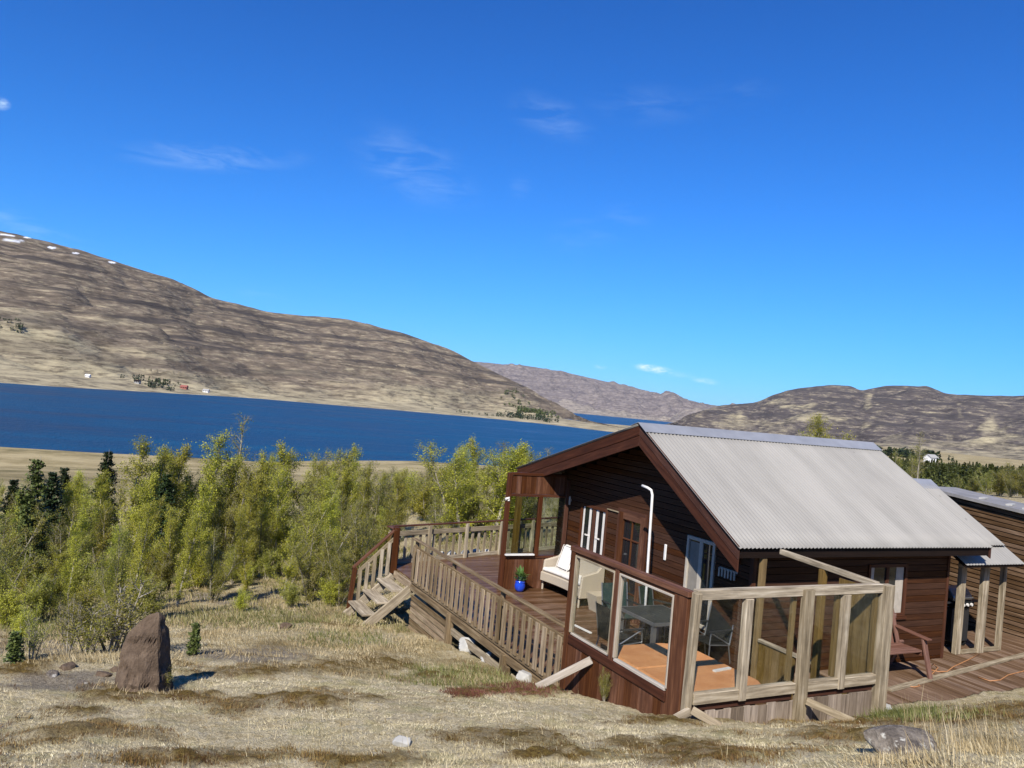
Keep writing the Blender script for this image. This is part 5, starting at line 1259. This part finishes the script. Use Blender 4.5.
# trees behind the cabin
for i, (k, px, d, ty, lb) in enumerate((('b3', 820, 60, 413, 'sparse pale tree rising behind the cabin ridge'), ('w1', 805, 60, 432, 'low bush behind the ridge left of the pale tree'), ('w2', 836, 62, 432, 'low bush behind the ridge right of the pale tree'),
        ('sp', 915, 55, 430, 'bare pale tree behind the right roof slope'), ('b4', 912, 90, 445, 'bushy tree beside the plantation behind the roof'), ('b5', 893, 110, 448, 'dark bush at the left end of the plantation'))):
    plant_px(k, px, d, ty, lb, None, 1.2)
for i, (px, d, ty) in enumerate(((958, 58, 474), (972, 56, 476), (985, 55, 470), (998, 56, 468), (1010, 55, 472), (1024, 54, 470), (990, 62, 466), (1015, 62, 464))):
    plant_px('w1' if i % 2 else 'b5', px, d, ty, '%s olive bush from the left behind the slatted shed roof' % ORD[i], 'bushes behind the shed', 1.3)

# plantation far right: one mass of small conifers
def wood_mass(name, n, pxr, dr_, hr, cols, seed, mat='needle2', dens=None):
    rs_ = np.random.RandomState(seed); C = []; S_ = []
    for i in range(n):
        px = rs_.uniform(*pxr); d = rs_.uniform(*dr_); P = at(px, 470, d); z = hgt(P[0], P[1]) if d < 420 else None
        if z is None: continue
        h = rs_.uniform(*hr) * (1 if rs_.uniform() < .8 else 1.25); m_ = 130; f = rs_.uniform(0, 1, m_) ** .8; r = h * .24 * (1 - f) + .04
        th = rs_.uniform(0, 6.283, m_); rr_ = r * np.sqrt(rs_.uniform(.2, 1, m_))
        C.append(np.stack([P[0] + rr_ * np.cos(th), P[1] + rr_ * np.sin(th), z + h * (.03 + f * .97)], -1)); S_.append(np.full(m_, h * .10))
    C = np.concatenate(C); S_ = np.concatenate(S_) * rs_.uniform(.6, 1.3, len(C))
    o = leaf_mesh(name, C, S_, mat, rs_, None, 1.5, .5); return tag(o, kind='stuff')
o = wood_mass('conifer_plantation', 900, (868, 1075), (140, 390), (2.6, 4.2), None, 3); 
o = wood_mass('conifer_plantation', 260, (868, 1075), (120, 260), (2.0, 3.2), None, 5, 'needle2')
def copse(name, spots, seed, mat):
    rs_ = np.random.RandomState(seed); C = []; S_ = []
    dg = bpy.context.evaluated_depsgraph_get()
    for px, py, d, wpx, hh, n in spots:
        for i in range(n):
            P = at(px + rs_.normal() * wpx, py, d * rs_.uniform(.96, 1.04)); h = hh * rs_.uniform(.6, 1.2); m_ = 40
            f = rs_.uniform(0, 1, m_); th = rs_.uniform(0, 6.283, m_); r = h * .45 * np.sqrt(1 - (f - .4) ** 2)
            hit = S.ray_cast(dg, Vector((P[0], P[1], 900)), Vector((0, 0, -1)))
            zz_ = hit[1][2] if hit[0] else LAKE_Z
            if zz_ < LAKE_Z + .5: continue
            C.append(np.stack([P[0] + r * np.cos(th), P[1] + r * np.sin(th), zz_ + f * h], -1)); S_.append(np.full(m_, h * .3))
    o = leaf_mesh(name, np.concatenate(C), np.concatenate(S_), mat, rs_, None, 1.3, .3); return tag(o, kind='stuff')
copse('shore_copse', [(150, 380, 1060, 16, 6, 26), (165, 383, 1050, 10, 5, 12), (10, 356, 1250, 9, 6, 22), (520, 409, 1250, 12, 8, 26), (545, 411, 1200, 6, 6, 8), (480, 406, 1250, 20, 4, 12)], 4, 'needle')
copse('far_slope_wood', [(530, 395, 1700, 10, 9, 50), (545, 402, 1600, 9, 9, 40), (515, 390, 1800, 8, 8, 25)], 6, 'needle2')
copse('right_shelter_belt', [(893, 445, 640, 14, 6, 30), (930, 448, 640, 10, 6, 16), (860, 441, 700, 10, 5, 20)], 8, 'needle')

# ------------------------------------------------------------------ far farmhouses
dg = bpy.context.evaluated_depsgraph_get()
def farmhouse(px, py, d, L, Wd, hw, rot, roofm, wallm, label):
    P = at(px, py, d); hit = S.ray_cast(dg, Vector((P[0], P[1], 900)), Vector((0, 0, -1))); z = hit[1][2] if hit[0] else LAKE_Z + 1
    t = thing('farmhouse', (P[0], P[1], z), label, 'house', 'far farmhouses'); c_, s_ = math.cos(rot), math.sin(rot)
    T = lambda a, b_, c: (P[0] + a * c_ - b_ * s_, P[1] + a * s_ + b_ * c_, z + c)
    g = MB(); g.prism([T(-L / 2, -Wd / 2, -1), T(-L / 2, Wd / 2, -1), T(-L / 2, Wd / 2, hw), T(-L / 2, 0, hw + Wd * .35), T(-L / 2, -Wd / 2, hw)], np.array(T(L, 0, 0)) - np.array(T(0, 0, 0))); g.build('wall', wallm, t)
    g = MB()
    for sg in (-1, 1):
        g.prism([T(-L / 2 - .4, sg * (Wd / 2 + .4), hw - .05), T(-L / 2 - .4, 0, hw + Wd * .35 + .12), T(-L / 2 - .4, 0, hw + Wd * .35 + .32), T(-L / 2 - .4, sg * (Wd / 2 + .4), hw + .15)], np.array(T(L + .8, 0, 0)) - np.array(T(0, 0, 0)))
    g.build('roof', roofm, t)
    for i in range(3):
        a = -L / 2 + L * (i + .5) / 3; g = MB(); g.prism([T(a - .5, -Wd / 2 - .02, 1), T(a + .5, -Wd / 2 - .02, 1), T(a + .5, -Wd / 2 - .02, 2.1), T(a - .5, -Wd / 2 - .02, 2.1)], np.array(T(0, -.04, 0)) - np.array(T(0, 0, 0))); g.build('window', 'pane', t)
FR = math.atan2(R[1, 0], R[0, 0])
farmhouse(185, 380, 1075, 8, 6, 2.4, FR, 'redroof', 'redroof', 'red house with red roof on the far lake shore')
farmhouse(207, 382, 1080, 7, 5, 2.2, FR, 'concrete', 'housewhite', 'pale grey-roofed house right of the red one across the lake')
farmhouse(138, 377, 1040, 6, 5, 2.5, FR, 'dark', 'concrete', 'dark cabin among bushes on the far lake shore')
farmhouse(931, 456, 545, 7, 5, 2.8, FR + .5, 'concrete', 'housewhite', 'white house with a dull roof beyond the plantation')
farmhouse(88, 376, 1040, 5, 4, 2.0, FR, 'housewhite', 'housewhite', 'small white house near the left end of the far shore')

# ------------------------------------------------------------------ ground cover: blades and twigs (uncountable)
def blades(name, n, mat, pxr, pyr, mfun, L, wdt, lean, seed, tries=6, up=.0, dlim=(3.2, 60)):
    rs_ = np.random.RandomState(seed); m_ = n * tries
    px = rs_.uniform(pxr[0], pxr[1], m_); r = dlim[0] * (dlim[1] / dlim[0]) ** rs_.uniform(0, 1, m_); aa = np.array([azim(p) for p in np.linspace(pxr[0], pxr[1], 60)])
    a = np.interp(px, np.linspace(pxr[0], pxr[1], 60), aa); x, y = r * np.sin(a), r * np.cos(a)
    ok = ~in_cut(x, y) & ~((x > 5.85) & (x < 17.5) & (y > 6.75) & (y < 16)); x, y, r = x[ok], y[ok], r[ok]; z = height(x, y)
    qx, qy, dep = proj(np.stack([x, y, z], -1)); ok = (qy > pyr[0]) & (qy < pyr[1]); x, y, z, r = x[ok], y[ok], z[ok], r[ok]
    w = mfun(x, y, z); ok = rs_.uniform(size=len(x)) < w; x, y, z, r = x[ok][:n], y[ok][:n], z[ok][:n], r[ok][:n]; n = len(x)
    th = rs_.uniform(0, 6.283, n); l = rs_.uniform(L[0], L[1], n) * (1 + .5 * fbm(x / .5, y / .5, 2, seed)); ln = rs_.uniform(lean[0], lean[1], n)
    th2 = th * .35 + .9 + fbm(x / 1.2, y / 1.2, 2, seed + 4) * 3
    d = np.stack([np.cos(th2) * ln, np.sin(th2) * ln, np.sqrt(np.maximum(1 - ln ** 2, .05))], -1); B = np.stack([x, y, z - .01], -1)
    sw = np.stack([np.cos(th), np.sin(th), np.zeros(n)], -1) * (wdt * np.maximum(1, r / 11.))[:, None]
    mid = B + d * (l * .55)[:, None]; tip = B + d * l[:, None] + np.stack([np.cos(th2) * ln * l * .25, np.sin(th2) * ln * l * .25, -ln * l * .12], -1)
    V = np.stack([B - sw, B + sw, mid + sw * .7, mid - sw * .7, tip], 1).reshape(-1, 3); k = np.arange(n)[:, None] * 5
    F = np.concatenate([k + np.array([[0, 1, 2, 3]]), np.concatenate([k + 3, k + 2, k + 4, k + 4], 1)]) if False else k + np.array([[0, 1, 2, 3]])
    F3 = k + np.array([[3, 2, 4]])
    me = bpy.data.meshes.new(name); me.vertices.add(len(V)); me.vertices.foreach_set('co', V.astype(np.float32).ravel())
    loops = np.concatenate([F.ravel(), F3.ravel()]); me.loops.add(len(loops)); me.loops.foreach_set('vertex_index', loops.astype(np.int32))
    st_ = np.concatenate([np.arange(n) * 4, 4 * n + np.arange(n) * 3]); me.polygons.add(2 * n); me.polygons.foreach_set('loop_start', st_.astype(np.int32)); me.update(calc_edges=True)
    rv = np.clip(.5 + .35 * fbm(x / .7, y / .7, 3, seed + 9) + rs_.uniform(-.35, .35, n), 0, 1)
    at_ = me.attributes.new('rnd', 'FLOAT', 'FACE'); at_.data.foreach_set('value', np.concatenate([rv, rv]).astype(np.float32))
    me.materials.append(MT[mat]); o = bpy.data.objects.new(name, me); COL.objects.link(o); return tag(o, kind='stuff')
mk = lambda i: (lambda x, y, z: masks(x, y, z)[i])
blades('dry_grass', 52000, 'grass', (-60, 1080), (560, 800), mk(2), (.03, .11), .0035, (.2, .8), 101, 8, dlim=(4, 26))
blades('green_grass', 22000, 'ggrass', (-60, 1080), (560, 800), mk(3), (.05, .14), .004, (.1, .6), 102, 10, dlim=(4, 26))
blades('heath', 110000, 'heath', (-60, 1080), (560, 800), mk(0), (.018, .055), .003, (.1, .85), 103, 8, dlim=(3.5, 20))
blades('red_heath', 9000, 'redheath', (400, 620), (660, 720), mk(1), (.03, .08), .004, (.1, .7), 104, 20, dlim=(6, 16))
blades('moss', 150000, 'mossy', (-60, 1080), (600, 800), lambda x, y, z: np.clip(1 - masks(x, y, z)[0] * .7 - masks(x, y, z)[4], 0, 1) * (.45 + .55 * sstep(-.3, .3, fbm(x / .35, y / .35, 3, 66))), (.015, .045), .0022, (.6, .95), 105, 4, dlim=(3.4, 18))
def stalks(x, y, z):
    px, py, dep = proj(np.stack([x, y, z], -1)); return mask(px, py, dep, [(955, 750, 40, 26), (935, 735, 25, 20), (1000, 740, 30, 18)], fbm(x / .3, y / .3, 2, 5), .4)
blades('tall_dry_grass', 200, 'grass', (880, 1080), (690, 800), stalks, (.16, .40), .0028, (.05, .45), 106, 120, dlim=(4, 13))
blades('sparse_stalk_grass', 1500, 'grass', (-60, 1080), (600, 800), lambda x, y, z: np.full(x.shape, .3), (.04, .14), .0022, (.05, .6), 107, 8, dlim=(4, 16))
# the field below the grove
blades('meadow_grass', 26000, 'mgrass', (-60, 620), (480, 660), lambda x, y, z: sstep(.0, .5, fbm(x / 3, y / 3, 3, 55) + .25), (.06, .20), .006, (.1, .7), 108, 4, dlim=(16, 60))

# ------------------------------------------------------------------ thin air between here and the far hills
HAZE = 1.5e-5
g = MB(); g.box(-13000, 13000, -12000, 13500, LAKE_Z - 11, 520)
m, t, out = new_mat('haze_air'); b = NB(t)
pv = b.n('ShaderNodeVolumePrincipled'); pv.inputs['Color'].default_value = (.80, .88, 1.0, 1); pv.inputs['Density'].default_value = HAZE; pv.inputs['Anisotropy'].default_value = 0.0
b.l(pv.outputs[0], out.inputs['Volume'])
hz_ = g.build('haze', m)
import bmesh
bm_ = bmesh.new(); bm_.from_mesh(hz_.data); bmesh.ops.recalc_face_normals(bm_, faces=bm_.faces); bm_.to_mesh(hz_.data); bm_.free(); tag(hz_, kind='stuff')
